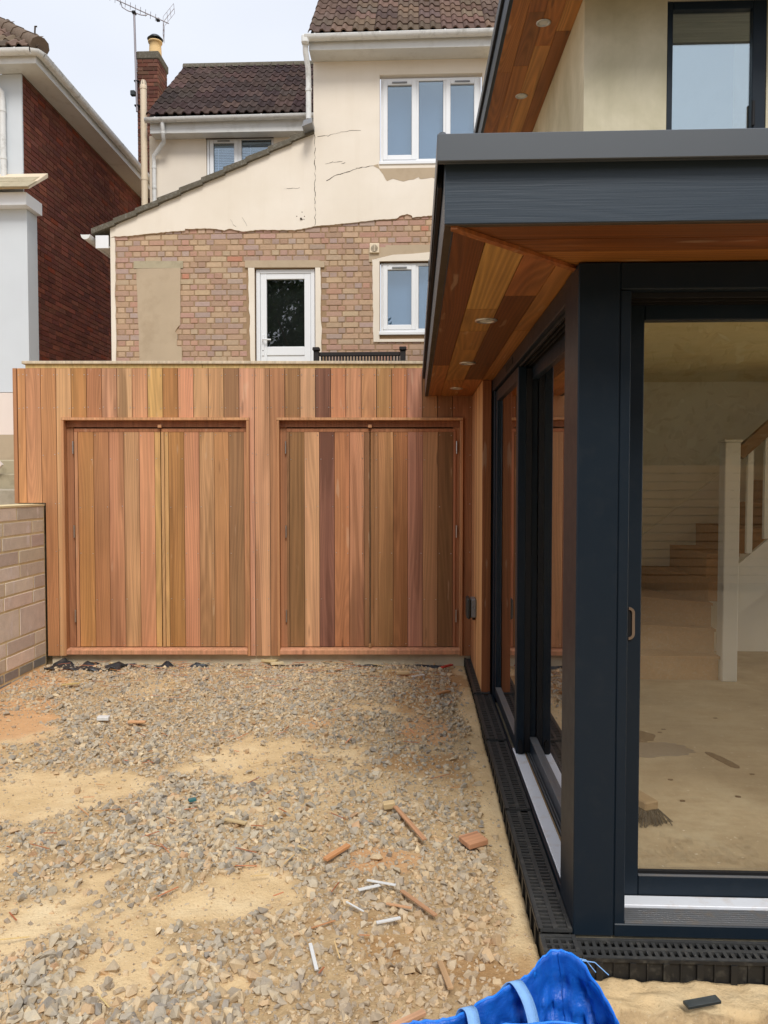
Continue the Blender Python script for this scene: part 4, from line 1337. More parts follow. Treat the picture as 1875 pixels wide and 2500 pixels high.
MB().box(-4.34, -4.32, 10.452, 12.6, 4.79, 4.955).build('fascia', M['upvc'], house)
MB().box(-4.318, -4.156, 10.452, 12.6, 4.80, 4.815).build('soffit', M['white_board'], house)
gutter(house, (-4.43, 10.30, 4.93), (-4.43, 12.6, 4.935), .062, brackets=(.1,))

# ------------------------------------------------------------------ garden bench on the terrace
bench = empty('garden_bench', (-0.70, 9.75, 2.40), 'black stained slatted garden bench against the brick wall beside the white door', 'bench')
for x in (-1.255, -0.155):
    MB().bbox(x - .035, x + .035, 9.79, 9.86, 2.401, 3.27, .006).build('back_post', M['bench'], bench)
    MB().bbox(x - .045, x + .045, 9.765, 9.868, 3.272, 3.315, .008).build('post_cap', M['bench'], bench)
    MB().bbox(x - .035, x + .035, 9.28, 9.35, 2.401, 3.02, .006).build('front_leg', M['bench'], bench)
    MB().bbox(x - .045, x + .045, 9.25, 9.788, 3.021, 3.05, .006).build('arm', M['bench'], bench)
MB().bbox(-1.219, -0.191, 9.805, 9.845, 3.205, 3.255, .006).build('top_rail', M['bench'], bench)
MB().bbox(-1.219, -0.191, 9.805, 9.845, 2.88, 2.93, .006).build('lower_rail', M['bench'], bench)
for k in range(26):
    x = -1.20 + k * .0392
    MB().box(x, x + .024, 9.815, 9.832, 2.931, 3.204).build('back_slat', M['bench'], bench)
for k in range(7):
    MB().bbox(-1.22, -.19, 9.30 + k * .07, 9.355 + k * .07, 2.80, 2.822, .004).build('seat_slat', M['bench'], bench)

# ------------------------------------------------------------------ chimney stack and aerial behind
ch = empty('chimney_stack', (-5.25, 15.45, 2.3), 'tall red brick chimney stack with clay pot behind the left house gap', 'chimney')
MB().box(-5.455, -5.055, 15.215, 15.77, 2.3, 9.92).build('stack', M['mortar_red'], ch)
spots = []
CHP = [(112, 72, 60), (100, 64, 54), (122, 82, 68), (92, 62, 54), (108, 78, 64)]
for r in range(60):
    z = 5.40 + r * .0752
    if z > 9.85: break
    x = -5.46
    k = r % 2
    Ls = [.1025, .215, .065] if k else [.215, .18]
    for L in Ls:
        T = Matrix.Translation((x, 15.20 + random.uniform(-.002, .002), z))
        spots.append((L, .066, T, jitter(lin(random.choice(CHP)), .14), 1 + (z > 6.5)))
        x += L + .0095
    y = 15.205
    for L in ([.215, .215, .1] if k else [.1025, .215, .215]):
        T = Matrix.Translation((-5.040, y, z)) @ Euler((0, 0, R(90))).to_matrix().to_4x4()
        spots.append((L, .066, T, jitter(lin(random.choice(CHP)), .14), .5 + (z > 7.2)))
        y += L + .0095
lay_bricks(ch, spots, M['dark_brick'], M['dark_brick_stuff'], 300)
MB().bbox(-5.475, -5.020, 15.185, 15.80, 9.90, 10.06, .02).build('capping', M['moss_concrete'], ch)
pot = MB().lathe([(.125, 0), (.118, .16), (.112, .27), (.135, .275), (.14, .30), (.12, .31), (.10, .30), (.095, .2)], (-5.165, 15.42, 10.05), 24).build('chimney_pot', M['clay_pot'], ch)
cw = MB()
cw.lathe([(.001, .10), (.09, .065), (.155, .0), (.15, -.008), (.08, .05), (.001, .08)], (-5.165, 15.42, 10.40), 24)
for t in (.4, 2.5, 4.6): cw.beam((-5.165 + .10 * math.cos(t), 15.42 + .10 * math.sin(t), 10.30), (-5.165 + .10 * math.cos(t), 15.42 + .10 * math.sin(t), 10.43), .012, .012)
cw.build('cowl', M['cowl'], pot)

ae = empty('tv_aerial', (-5.46, 15.12, 8.87), 'thin metal television aerial on a mast strapped to the chimney', 'aerial')
MB().tube([(-5.448, 15.15, 8.87), (-5.485, 15.15, 10.78)], .022, 8).build('mast', M['aerial'], ae)
bm_ = MB()
b0, b1 = Vector((-6.45, 14.9, 11.20)), Vector((-4.85, 15.3, 10.634))
bm_.tube([b0, b1], .010, 6)
dirv = (b1 - b0).normalized()
bm_.build('boom', M['aerial'], ae)
nrm_ = dirv.cross(Vector((0, 0, 1))).normalized(); upv = nrm_.cross(dirv)
for k in range(15):
    p = b0.lerp(b1, .05 + k * .057)
    e = (nrm_ * .9 + upv * .45).normalized()
    MB().tube([p - e * .075, p + e * .075], .0045, 5).build('element', M['aerial'], ae)
rf = MB()
c = b1 - dirv * .10
for sgn in (1, -1):
    t1 = c + upv * .32 * sgn + dirv * .10
    rf.tube([c, t1], .006, 5)
    for f_ in (.35, .65, 1.0):
        q = c.lerp(t1, f_)
        rf.tube([q - nrm_ * .16, q + nrm_ * .16], .004, 5)
    for s2 in (1, -1):
        rf.tube([c + nrm_ * .16 * s2, t1 + nrm_ * .16 * s2], .004, 5)
rf.build('reflector', M['aerial'], ae)
MB().bbox(c.x - .15, c.x - .08, c.y - .03, c.y + .03, c.z + .0, c.z + .06, .01).build('junction_box', M['black'], ae)
MB().tube([(-5.73, 15.1, 10.94), (-5.71, 15.12, 10.86), (-5.60, 15.14, 10.80), (-5.49, 15.15, 10.775), (-5.36, 15.17, 10.735), (-5.26, 15.19, 10.735), (-5.235, 15.2, 10.775)], .010, 6).build('cradle', M['aerial'], ae)
MB().bbox(-5.52, -5.45, 15.10, 15.20, 10.74, 10.79, .01).build('clamp', M['black'], ae)
MB().bbox(-5.56, -5.47, 15.08, 15.16, 9.16, 9.26, .012).build('amplifier', M['cowl'], ae)
for z in (9.45, 8.98): MB().bbox(-5.50, -5.40, 15.13, 15.199, z, z + .025, .004).build('strap', M['black'], ae)

# ------------------------------------------------------------------ neighbouring house on the left
nb = empty('neighbour_house', (-5.6, 10.9, 2.0), 'dark red brick and white rendered house at the far left with hipped roof', 'house')
XN, YN = -5.41, 10.60
sw = MB().box(-5.70, XN - .012, YN + .01, 18.0, 2.0, 7.24).build('side_wall', M['mortar_red'], nb)
spots = []
NP = [(124, 74, 60), (115, 67, 55), (134, 80, 64), (107, 63, 54), (122, 76, 62), (111, 67, 58)]
for r in range(70):
    z = 2.02 + r * .0752
    if z > 7.2: break
    y = YN + .004
    first = True
    while y < 17.0:
        L = .215
        if r % 2 and first: L = .1025
        if random.random() < .12: L = .1025
        first = False
        c = jitter(lin(random.choice(NP)), .14)
        if random.random() < .02: c = jitter(lin((132, 66, 46)), .1)
        T = Matrix.Translation((XN + random.uniform(-.003, .002), y, z)) @ Euler((0, 0, R(90))).to_matrix().to_4x4()
        # what the lean-to and the cream house leave in view
        pxv = 1013 + XN * 1880 / (y + .1)
        pyv = 1182 - (z - 1.58) * 1880 / (y + .1)
        seen = pyv < 880 and (pxv < 268 or (pyv < 575 - (pxv - 232) * .467 and pxv < 360)) and pyv > 130
        spots.append((L, .0655, T, c, (2 if seen else 0) + (17 - y) * .1 + L))
        y += L + .0095
lay_bricks(sw, spots, M['dark_brick'], M['dark_brick_stuff'])
MB().box(-9.0, XN - .001, YN - .02, YN + .008, 5.28, 7.21).build('upper_render', M['white_render'], nb)
MB().box(-9.0, -5.225, YN - .30, YN - .021, 2.83, 5.28).build('lower_render', M['white_render'], nb)
MB().box(-9.0, -5.215, YN - .32, YN - .301, 1.7, 2.82).build('plinth', M['pink_render'], nb)
MB().box(-9.0, -5.15, YN - .46, YN - .022, 5.281, 5.445).build('bay_fascia', M['upvc'], nb)
lr = MB().prism([(YN - .56, 5.475), (YN - .022, 5.86), (YN - .022, 5.80), (YN - .56, 5.447)], 'x', -9.0, -5.06).build('bay_roof', M['cream_pipe'], nb)
for r in range(2):
    for k in range(9):
        x = -5.05 - (k + 1) * .17 - (r % 2) * .05
        y = YN - .60 + r * .24
        zz = 5.467 + (y - YN + .56) * .716
        p = MB().box(0, .166, 0, .30, .004, .018)
        me = p.mesh('bay_tile', M['concrete'])
        link_mesh('bay_tile', me, lr, (x, y, zz + .012 * (1 - r)), (R(33), 0, 0), lin((140, 128, 110)))
pipe(nb, [(-5.80, 10.30, 7.25), (-5.80, 10.36, 7.10), (-5.66, 10.52, 6.93), (-5.655, 10.53, 6.82), (-5.655, 10.53, 5.80)], .038, collars=((-5.655, 10.53, 6.70), (-5.655, 10.53, 6.06)))
sf = MB().prism([(-9, 10.32), (-5.09, 10.32), (-5.09, 18), (XN + .006, 18), (XN + .006, YN - .022), (-9, YN - .022)], 'z', 7.215, 7.235).build('soffit', M['white_board'], nb)
MB().prism([(-9, 10.30), (-5.07, 10.30), (-5.07, 18), (-5.089, 18), (-5.089, 10.319), (-9, 10.319)], 'z', 7.20, 7.34).build('fascia', M['white_board'], nb)
gutter(nb, (-9, 10.24, 7.345), (-5.10, 10.24, 7.340), .062, cap=False, brackets=(.95,))
gutter(nb, (-5.01, 10.33, 7.340), (-5.01, 18, 7.345), .062, cap=False, brackets=(.03, .14, .25, .36, .5))
MB().tube([(-5.10, 10.24, 7.340), (-5.03, 10.26, 7.340), (-5.01, 10.33, 7.340)], .062, 12, arc=(math.pi, 2 * math.pi)).build('gutter_corner', M['gutter'], nb)
HP = R(40)
tn = math.tan(HP)
hr = MB()
a, b, c, d = (-5.0, 10.28, 7.37), (-8.6, 13.88, 7.37 + 3.6 * tn), (-8.6, 18, 7.37 + 3.6 * tn), (-5.0, 18, 7.37)
e = (-14, 10.28, 7.37); f = (-14, 13.88, 7.37 + 3.6 * tn)
hr.add([a, b, c, d, e, f], [(0, 3, 2, 1), (0, 1, 5, 4)])
hip = hr.build('hip_roof', M['black'], nb)
lay_tiles(hip, -8.0, 11, 10.22, 7.375, HP, 9, .282, ((112, 94, 80), (100, 86, 74), (92, 78, 68), (122, 102, 86)), keep=lambda x, y, z: x + .285 < -5.0 - (y - 10.28) + .02)
for k in range(9):
    s0, s1 = k * .40, k * .40 + .43
    q = MB()
    P = lambda s: Vector((-5.0 - s * .707, 10.28 + s * .707, 7.40 + s * .707 * tn))
    q.tube([P(s0), P(s1)], [.125, .112], 10)
    q.build('hip_tile', M['tile'], hip, lin((112, 96, 82)))
MB().tube([(-5.02, 10.24, 7.38), (-5.09, 10.33, 7.62), (-5.085, 10.33, 7.70), (-5.06, 10.32, 7.69)], .012, 6).build('hip_iron', M['bark'], hip)

# ------------------------------------------------------------------ new extension with sliding glass doors
ext = empty('house_extension', (0.54, 2.57, 0.0), 'modern flat roofed extension with anthracite frames, cedar soffits and sliding glass doors', 'extension')
PX, PY = 0.535, 2.57
XR = 4.2                                       # far right end, outside the picture
MB().bbox(PX, 0.671, PY, 2.80, 0.056, 2.305, .004).build('corner_post', M['anthracite'], ext)
MB().box(0.545, XR, 2.585, 6.9, -0.25, 0.054).build('floor_slab', M['concrete'], ext)

# front sliding door
fd = MB()
fd.bbox(0.6725, 0.708, PY + .004, 2.74, 0.058, 2.215, .003)
fd.bbox(0.6725, XR, PY + .003, 2.78, 2.217, 2.304, .003)
front_frame = fd.build('door_frame', M['anthracite'], ext)
q = MB()
for k in range(3): q.box(0.709, XR, PY + .05 + k * .05, PY + .062 + k * .05, 2.200, 2.2165)
q.build('head_track', M['black'], front_frame)
MB().bbox(0.6725, XR, PY, 2.66, 0.056, 0.100, .003).build('sill', M['anthracite'], front_frame)
q = MB()
for k in range(7): q.box(0.709, XR, PY + .006 + k * .0125, PY + .0135 + k * .0125, 0.1005, 0.1085)
q.box(0.709, XR, PY + .004, PY + .094, 0.1003, 0.1035)
q.build('ribbed_threshold', M['alu_dull'], front_frame)
MB().bbox(0.709, XR, 2.667, 2.730, 0.098, 0.114, .002).build('threshold', M['alu'], front_frame)
MB().box(0.709, XR, 2.731, 2.80, 0.06, 0.104).build('inner_track', M['alu_dull'], front_frame)

def leaf_y(x0, x1, y, z0, z1, handle=False):
    """sliding leaf in a wall facing -y"""
    s, t = .062, .05
    f = MB()
    f.bbox(x0, x0 + s + .035, y, y + t, z0, z1, .003); f.bbox(x1 - s, x1, y, y + t, z0, z1, .003)
    f.bbox(x0 + s + .036, x1 - s - .001, y + .001, y + t, z0, z0 + .072, .003); f.bbox(x0 + s + .036, x1 - s - .001, y + .001, y + t, z1 - .066, z1, .003)
    d = f.build('sliding_door', M['anthracite'], ext)
    g = MB().box(x0 + s + .03, x1 - s + .006, y + .022, y + .028, z0 + .066, z1 - .060).build('glass', M['glass_door'], d)
    k = MB()
    k.box(x0 + s + .036, x1 - s - .001, y + .006, y + .0215, z0 + .0725, z0 + .088)
    k.build('gasket', M['black'], d)
    k = MB()
    k.box(x0 + s + .036, x1 - s - .001, y - .0005, y + .0055, z0 + .0722, z0 + .078)
    k.build('bead', M['alu_dull'], d)
    if handle:
        h = MB()
        cx, zc = x0 + .052, 1.09
        out, inn = [], []
        for q_ in range(13):
            tt = math.pi / 2 - math.pi * q_ / 12
            up_ = .036 if tt > 0 else -.036
            out.append((cx + .022 * math.cos(tt), zc + up_ + .022 * math.sin(tt)))
            inn.append((cx + .012 * math.cos(tt), zc + up_ + .013 * math.sin(tt)))
        ring = [(cx, zc + .058)] + out + [(cx, zc - .058)]
        n = len(out)
        vs = [(x, y - .007, z) for x, z in out] + [(x, y - .007, z) for x, z in inn] + [(x, y, z) for x, z in out] + [(x, y, z) for x, z in inn]
        fs = []
        for i in range(n - 1):
            fs += [(i, i + 1, n + i + 1, n + i), (i, 2 * n + i, 2 * n + i + 1, i + 1), (n + i, n + i + 1, 3 * n + i + 1, 3 * n + i)]
        h.add(vs, fs)
        h.build('pull_handle', M['bronze'], d)
        MB().add([(x, y - .001, z) for x, z in inn], [tuple(range(n - 1, -1, -1))]).build('handle_recess', M['black'], d)
    return d
leaf_y(0.700, 1.95, 2.732, 0.112, 2.216, True)
leaf_y(1.90, 3.15, 2.79, 0.112, 2.216)
leaf_y(3.10, XR, 2.732, 0.112, 2.216)

# side sliding door
sd = MB()
sd.bbox(PX + .004, 0.74, 2.801, 5.43, 2.225, 2.304, .003)
sd.bbox(PX + .012, 0.72, 2.801, 2.83, 0.058, 2.224, .003)
sd.bbox(PX + .012, 0.72, 5.35, 5.43, 0.058, 2.224, .003)
side_frame = sd.build('door_frame', M['anthracite'], ext)
MB().bbox(PX + .003, 0.549, 2.801, 5.43, 0.056, 0.098, .003).build('sill', M['anthracite'], side_frame)
MB().bbox(0.550, 0.606, 2.802, 4.30, 0.075, 0.101, .002).build('threshold', M['alu'], side_frame)
MB().box(0.6065, 0.6105, 2.802, 4.30, 0.075, 0.105).build('rust_line', M['fence_wood'], side_frame)
q = MB(); q.box(0.611, 0.631, 2.802, 5.34, 0.070, 0.085); q.box(0.618, 0.623, 2.802, 5.34, 0.0852, 0.106); q.box(0.6315, 0.72, 2.802, 5.34, 0.06, 0.106)
q.build('inner_track', M['alu_dull'], side_frame)
q = MB()
for k in range(4): q.box(PX + .030 + k * .022, PX + .038 + k * .022, 2.84, 5.34, 2.212, 2.2245)
q.build('head_track', M['black'], side_frame)
MB().bbox(PX + .001, PX + .0038, 4.30, 4.62, 2.245, 2.285, .001).build('frame_slot', M['black'], side_frame)

def leaf_x(y0, y1, x, z0, z1):
    """sliding leaf in a wall facing -x"""
    s, t = .075, .045
    f = MB()
    f.bbox(x, x + t, y0, y0 + s, z0, z1, .003); f.bbox(x, x + t, y1 - s, y1, z0, z1, .003)
    f.bbox(x + .001, x + t, y0 + s + .001, y1 - s - .001, z0, z0 + .075, .003); f.bbox(x + .001, x + t, y0 + s + .001, y1 - s - .001, z1 - .07, z1, .003)
    d = f.build('sliding_door', M['anthracite'], ext)
    MB().box(x + .018, x + .024, y0 + s - .006, y1 - s + .006, z0 + .069, z1 - .064).build('glass', M['glass_side'], d)
    k = MB(); k.box(x - .001, x + .0175, y0 + s + .001, y1 - s - .001, z0 + .0755, z0 + .083)
    k.build('bead', M['alu_dull'], d)
    return d
outer = leaf_x(4.20, 5.348, 0.556, 0.102, 2.215)
MB().prism([(0.566, 0.104), (0.590, 0.104), (0.590, 0.160), (0.584, 0.178), (0.578, 0.182), (0.572, 0.178), (0.566, 0.160)], 'y', 4.188, 4.1995).build('brush_seal', M['black'], outer)
leaf_x(2.832, 4.29, 0.632, 0.110, 2.215)
MB().box(0.6015, 0.6315, 4.203, 4.286, 0.112, 2.205).build('interlock', M['black'], outer)

# cedar pillar and the boarded return to the store
MB().bbox(0.473, 0.5335, 5.432, 5.452, 0.085, 2.306, .002).build('pillar_board', M['cedar'], ext, board_color((150, 82, 46), .2, .85))
y = 5.454
RC = [((214, 158, 104), .1), ((206, 150, 96), .2), ((196, 138, 88), .3), ((216, 162, 108), .1), ((190, 128, 82), .4), ((204, 146, 96), .2), ((176, 118, 78), .3), ((186, 122, 80), .2), ((170, 110, 72), .2)]
for c, st in RC:
    cedar_board('cladding_board', [(0, 0), (0.1145, 0), (0.1145, 2.22), (0, 2.22)], 0.018, (0.473, y + .1145, 0.086), (0, 0, R(-90)), ext, board_color(c, st))
    y += 0.1175
MB().box(0.493, 0.62, 5.454, 6.9, 0.06, 2.306).build('return_wall', M['black'], ext)

# soffit of the lower roof: boards along the side, boards along the front, mitre strip
ZS = 2.309
sof = MB().prism([(.085, 2.195), (XR, 2.195), (XR, 2.9), (.75, 2.9), (.75, 6.43), (.085, 6.43)], 'z', ZS + .014, ZS + .03).build('soffit', M['black'], ext)
YE = 6.425
def soffit_side(x0, x1, y0, y1, c, st, first=False):
    """board under the side eaves between y0 (near) and y1 (far); the near end is cut on the mitre when first"""
    w = x1 - x0
    if first:
        poly = [(0, YE - y1), (w, YE - y1), (w, YE - (x1 + 2.117)), (0, YE - (x0 + 2.117))]
    else:
        poly = [(0, YE - y1), (w, YE - y1), (w, YE - y0), (0, YE - y0)]
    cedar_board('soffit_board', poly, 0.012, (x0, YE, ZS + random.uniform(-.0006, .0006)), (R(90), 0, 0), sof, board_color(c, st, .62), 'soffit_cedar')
runs = [(.107, .2095, [(None, 4.775, (126, 70, 36), .15), (4.775, 6.42, (176, 108, 58), .1)]),
        (.212, .3425, [(None, 3.25, (214, 158, 92), .1), (3.25, 3.71, (196, 138, 74), .1), (3.71, 4.23, (186, 126, 68), .2), (4.23, 5.44, (190, 128, 70), .2), (5.44, 6.42, (180, 116, 64), .2)]),
        (.345, .4680, [(None, 3.03, (182, 112, 66), .1), (3.03, 5.42, (120, 68, 34), .25), (5.42, 6.42, (174, 106, 58), .1)]),
        (.4705, .560, [(None, 3.71, (196, 128, 74), .2), (3.71, 6.42, (188, 122, 70), .3)])]
for x0, x1, segs in runs:
    for y0, y1, c, st in segs:
        soffit_side(x0, x1, (y0 or 0) + .0012, y1 - .0012, c, st, y0 is None)
def soffit_front(y0, y1, x1, c, st, x0=None):
    """board under the front eaves, cut on the mitre at its left end"""
    w = y1 - y0
    lo, hi = (y0 - 2.095, y1 - 2.095) if x0 is None else (x0, x0)
    ref = min(lo, hi)
    poly = [(0, lo - ref), (w, hi - ref), (w, x1 - ref), (0, x1 - ref)]
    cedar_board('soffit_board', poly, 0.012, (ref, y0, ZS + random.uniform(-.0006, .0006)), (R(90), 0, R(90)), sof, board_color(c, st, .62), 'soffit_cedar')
soffit_front(2.2145, 2.336, 1.60, (138, 78, 42), .3)
soffit_front(2.2145, 2.336, XR, (156, 88, 46), .3, 1.6025)
soffit_front(2.3385, 2.4600, 1.34, (146, 84, 46), .4)
soffit_front(2.3385, 2.4600, XR, (128, 72, 38), .3, 1.3425)
soffit_front(2.4625, 2.63, XR, (178, 112, 60), .2)
MB().prism([(.100, 2.200), (.118, 2.200), (.556, 2.639), (.539, 2.656), (.100, 2.217)], 'z', ZS - .012, ZS - .001).build('mitre_strip', M['soffit_cedar'], sof, board_color((160, 92, 52), .1, .7))
MB().prism([(.083, 2.193), (XR, 2.193), (XR, 2.2125), (.1045, 2.2125), (.1045, 6.42), (.083, 6.42)], 'z', ZS - .003, ZS + .012).build('edge_trim', M['bark'], sof)

def downlight(parent, x, y, z, tilt=0.0):
    d = MB().lathe([(.050, 0.0), (.050, -.004), (.044, -.007), (.034, -.006), (.031, -.001)], (x, y, z), 28).build('downlight', M['steel'], parent)
    MB().lathe([(.031, -.0015), (.02, -.004), (.001, -.005)], (x, y, z), 24).build('downlight_lens', M['lamp_lens'], parent if tilt else d)
for y in (3.47, 4.68, 5.90):
    downlight(ext, .315, y, ZS - .0005)

def eaves(parent, x, y, z0, zt, y_end, cap_drop, names=('fascia_board', 'roof_capping')):
    """painted timber fascia with a folded metal capping standing proud of it, along the front and the left side"""
    MB().bbox(x, XR, y, y + .028, z0, zt - .02, .002).build(names[0], M['fascia_paint'], parent)
    MB().bbox(x, x + .028, y + .0285, y_end, z0 - .0005, zt - .021, .002).build(names[0], M['fascia_paint'], parent)
    o, t = .034, .003
    c = MB()
    c.bbox(x - .022, XR, y - o - .006, y - o + t, zt - cap_drop, zt, .002)
    c.bbox(x - .022, x - .022 + t, y - o + t + .0005, y_end, zt - cap_drop, zt - .0005, .001)
    c.prism([(x - .0185, y - o + t + .0008), (XR, y - o + t + .0008), (XR, y + .14), (x + .12, y + .14), (x + .12, y_end), (x - .0185, y_end)], 'z', zt - .004, zt - .0008)
    c.box(x - .018, XR, y - o + .004, y - o + .016, zt - cap_drop, zt - cap_drop + .003)
    cap = c.build(names[1], M['cap'], parent)
    return cap
cap = eaves(ext, .082, 2.190, 2.308, 2.540, 6.43, .0745)
MB().bbox(.0565, .0595, 3.34, 3.40, 2.463, 2.5425, .001).build('joint_cover', M['cap'], cap)
MB().box(.0655, .0790, 2.30, 6.40, 2.45, 2.52).build('gap_shade', M['black'], ext)  # black strip stands in for the shade behind the capping
MB().lathe([(.012, -.002), (.010, .006), (.001, .008)], (.074, 2.163, 2.540), 10).build('corner_cap', M['cap'], cap)
MB().prism([(.112, 2.222), (XR, 2.222), (XR, 6.9), (.112, 6.9)], 'z', 2.497, 2.519).build('roof_deck', M['cap'], ext)

# upper storey: rendered walls, tall dark window, raking soffit with the same capping
XW, YW, XS = 1.08, 5.087, 0.605
uw = MB()
holed(uw, XW, XR, 2.520, 4.78, [(1.604, 2.230, 2.75, 4.655)], YW, YW + .12)
upper = uw.build('front_render', M['green_render'], ext)
MB().box(XW + .0006, XW + .10, YW + .001, 9.6, 2.520, 5.1).build('side_render', M['green_render'], ext)
wf = MB()
x0, x1, z0, z1, yf = 1.606, 2.228, 2.752, 4.653, YW + .004
wf.bbox(x0, x0 + .036, yf, yf + .06, z0, z1, .003); wf.bbox(x1 - .085, x1, yf, yf + .06, z0, z1, .003)
wf.bbox(x0 + .037, x1 - .086, yf + .001, yf + .06, z1 - .05, z1, .003); wf.bbox(x0 + .037, x1 - .086, yf + .001, yf + .06, z0, z0 + .06, .003)
win = wf.build('window', M['anthracite'], ext)
MB().box(x0 + .034, x1 - .083, yf + .025, yf + .031, z0 + .058, z1 - .048).build('pane', M['glass_upper'], win)
MB().bbox(x1 - .090, x1 - .070, yf - .018, yf - .001, 3.86, 4.02, .005).build('catch', M['black'], win)
MB().box(x0 + .002, x1 - .002, yf + .5, yf + .52, z0, z1).build('back_wall', M['white_board'], win)
SL = math.atan(0.06)
us = MB().prism([(XS + .002, 4.615), (XR, 4.615), (XR, 5.0), (XW + .2, 5.0), (XW + .2, 9.6), (XS + .002, 9.6)], 'z', 0.014, 0.030).build('upper_soffit', M['black'], ext, origin=(0, 4.965, 4.695))
# the raking parts are modelled level about this pivot and tilted with their roof
def tilt_about(o):
    o.rotation_euler = (SL, 0, 0)
us.location = Vector((0, 4.965, 4.695)) - org(ext)
for v in us.data.vertices:
    v.co.y += 0.0; v.co.z += 4.695
us.data.update()
tilt_about(us)
ORG[us.name] = Vector((0, 0, 0))
UC = [((176, 106, 56), .15), ((164, 96, 52), .2), ((196, 130, 74), .15), ((150, 88, 48), .25)]
UB = [(0.628, 0.742, [(-.33, 1.15, 0), (1.15, 4.6, 1)]), (0.7445, 0.858, [(-.33, .30, 1), (.30, 1.05, 3), (1.05, 4.6, 0)]), (0.8605, 0.974, [(-.33, .75, 0), (.75, 4.6, 2)]), (0.9765, 1.079, [(-.33, .55, 2), (.55, 4.6, 3)])]
for xa, xb, segs in UB:
    for ya, yb, k in segs:
        c, st = UC[k]
        L = yb - ya - .0024
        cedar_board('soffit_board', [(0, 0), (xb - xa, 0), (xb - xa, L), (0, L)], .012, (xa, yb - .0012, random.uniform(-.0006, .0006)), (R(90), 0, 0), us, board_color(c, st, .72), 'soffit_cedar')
for k in range(4):
    cedar_board('soffit_board', [(0, 0), (.105, 0), (.105, XR - XW), (0, XR - XW)], .012, (XW + .0015, -.33 + k * .1075, 0), (R(90), 0, R(90)), us, board_color((168, 164, 152), .1, .95), 'cedar')
MB().prism([(XS, -.353), (XR, -.353), (XR, -.3315), (.626, -.3315), (.626, 4.6), (XS, 4.6)], 'z', -.003, .013).build('edge_trim', M['anthracite'], us)
for x, y in ((.870, .434), (.875, 1.565)):
    downlight(us, x, y, -.0005, 1)
eaves(us, XS, -.355, .0, .235, 4.6, .075)
MB().box(XS - .0165, XS - .003, -.25, 4.55, .15, .22).build('gap_shade', M['black'], us)  # same black strip as painted shade under the upper capping
MB().prism([(XS + .03, -.32), (XR, -.32), (XR, 4.6), (XS + .03, 4.6)], 'z', .17, .21).build('upper_roof_deck', M['cap'], us)

# ------------------------------------------------------------------ the room behind the glass
fl = MB().box(0.722, XR, 2.801, 7.0, 0.0548, 0.100).build('floor', M['floor']); tag(fl, kind='structure')
added_side_glass = MB().box(XR - .03, XR - .024, 2.86, 6.899, 0.101, 2.4775).build('added_side_glazing', M['glass_door'], ext)  # unseen glazing added at the right to let more daylight into the room
def floor_patch(name, pts, mat):
    cx = sum(p[0] for p in pts) / len(pts); cy = sum(p[1] for p in pts) / len(pts)
    out = []
    for q in closed([(x, y, 0) for x, y in pts], 44):
        w = 1 + .14 * vn(q.x * 23, q.y * 23, cx * 7) + .10 * vn(q.x * 70, q.y * 70, cy * 9)
        out.append((cx + (q.x - cx) * w, cy + (q.y - cy) * w))
    return MB().prism(out, 'z', 0.1003, 0.1025).build(name, M[mat], fl)
floor_patch('water_stain', [(1.05, 4.40), (1.33, 4.44), (1.40, 4.55), (1.32, 4.66), (1.22, 4.72), (1.0, 4.66)], 'stain')
floor_patch('water_stain', [(1.0, 4.18), (1.40, 4.20), (1.56, 4.29), (1.48, 4.40), (1.2, 4.42), (1.0, 4.36)], 'stain_grey')
floor_patch('water_stain', [(1.60, 4.24), (1.64, 4.25), (1.69, 4.12), (1.70, 4.05), (1.66, 4.04)], 'stain')
for x, y in ((1.46, 4.60), (1.50, 4.66), (1.28, 3.86), (1.25, 3.60), (1.53, 3.66), (1.72, 3.95), (1.9, 4.9)):
    floor_patch('water_stain', [(x - .011, y - .007), (x + .010, y - .008), (x + .012, y + .007), (x - .008, y + .009)], 'stain')
cl = MB().box(0.722, XR, 2.801, 7.0, 2.478, 2.4945).build('ceiling', M['ceiling_board']); tag(cl, kind='structure')
iw = MB()
iw.box(0.62, XR, 6.9, 6.96, 0.101, 2.4775)
iw = iw.build('interior_wall', M['plaster']); tag(iw, kind='structure')

st = empty('staircase', (2.3, 5.85, 0.1), 'unpainted winding staircase with white newel post and handrail inside the glass room', 'staircase')
def step_wedge(poly, z0, z1):
    m = MB().prism(poly, 'z', z0, z1 - .022)
    r = m.build('riser', M['chipboard'], st)
    cx = sum(p[0] for p in poly) / len(poly); cy = sum(p[1] for p in poly) / len(poly)
    tp = [(cx + (x - cx) * 1.012, y - (.018 if y < cy else 0)) for x, y in poly]
    MB().prism(tp, 'z', z1 - .0215, z1).build('tread', M['chipboard'], st)
step_wedge([(1.35, 5.86), (2.29, 5.86), (2.29, 6.88), (1.35, 6.88)], .101, .285)
step_wedge([(1.35, 6.26), (2.29, 5.95), (2.29, 6.88), (1.35, 6.88)], .2855, .475)
step_wedge([(1.35, 6.60), (2.29, 6.02), (2.29, 6.88), (1.35, 6.88)], .4755, .665)
step_wedge([(1.98, 6.88), (2.29, 6.08), (2.40, 6.08), (2.40, 6.88)], .6655, .855)
for k in range(7):
    x = 2.25 + k * .225
    step_wedge([(x, 6.02), (x + .24, 6.02), (x + .24, 6.88), (x, 6.88)], .8555 + k * .19, 1.045 + k * .19)
MB().bbox(2.297, 2.410, 5.812, 5.925, 0.101, 1.890, .006).build('newel_post', M['interior_white'], st)
MB().bbox(2.288, 2.419, 5.803, 5.934, 1.891, 1.912, .005).build('newel_cap', M['interior_white'], st)
MB().prism([(2.412, .585), (4.1, 2.08), (4.1, 2.44), (2.412, .975)], 'y', 5.845, 5.885).build('stringer', M['interior_white'], st)
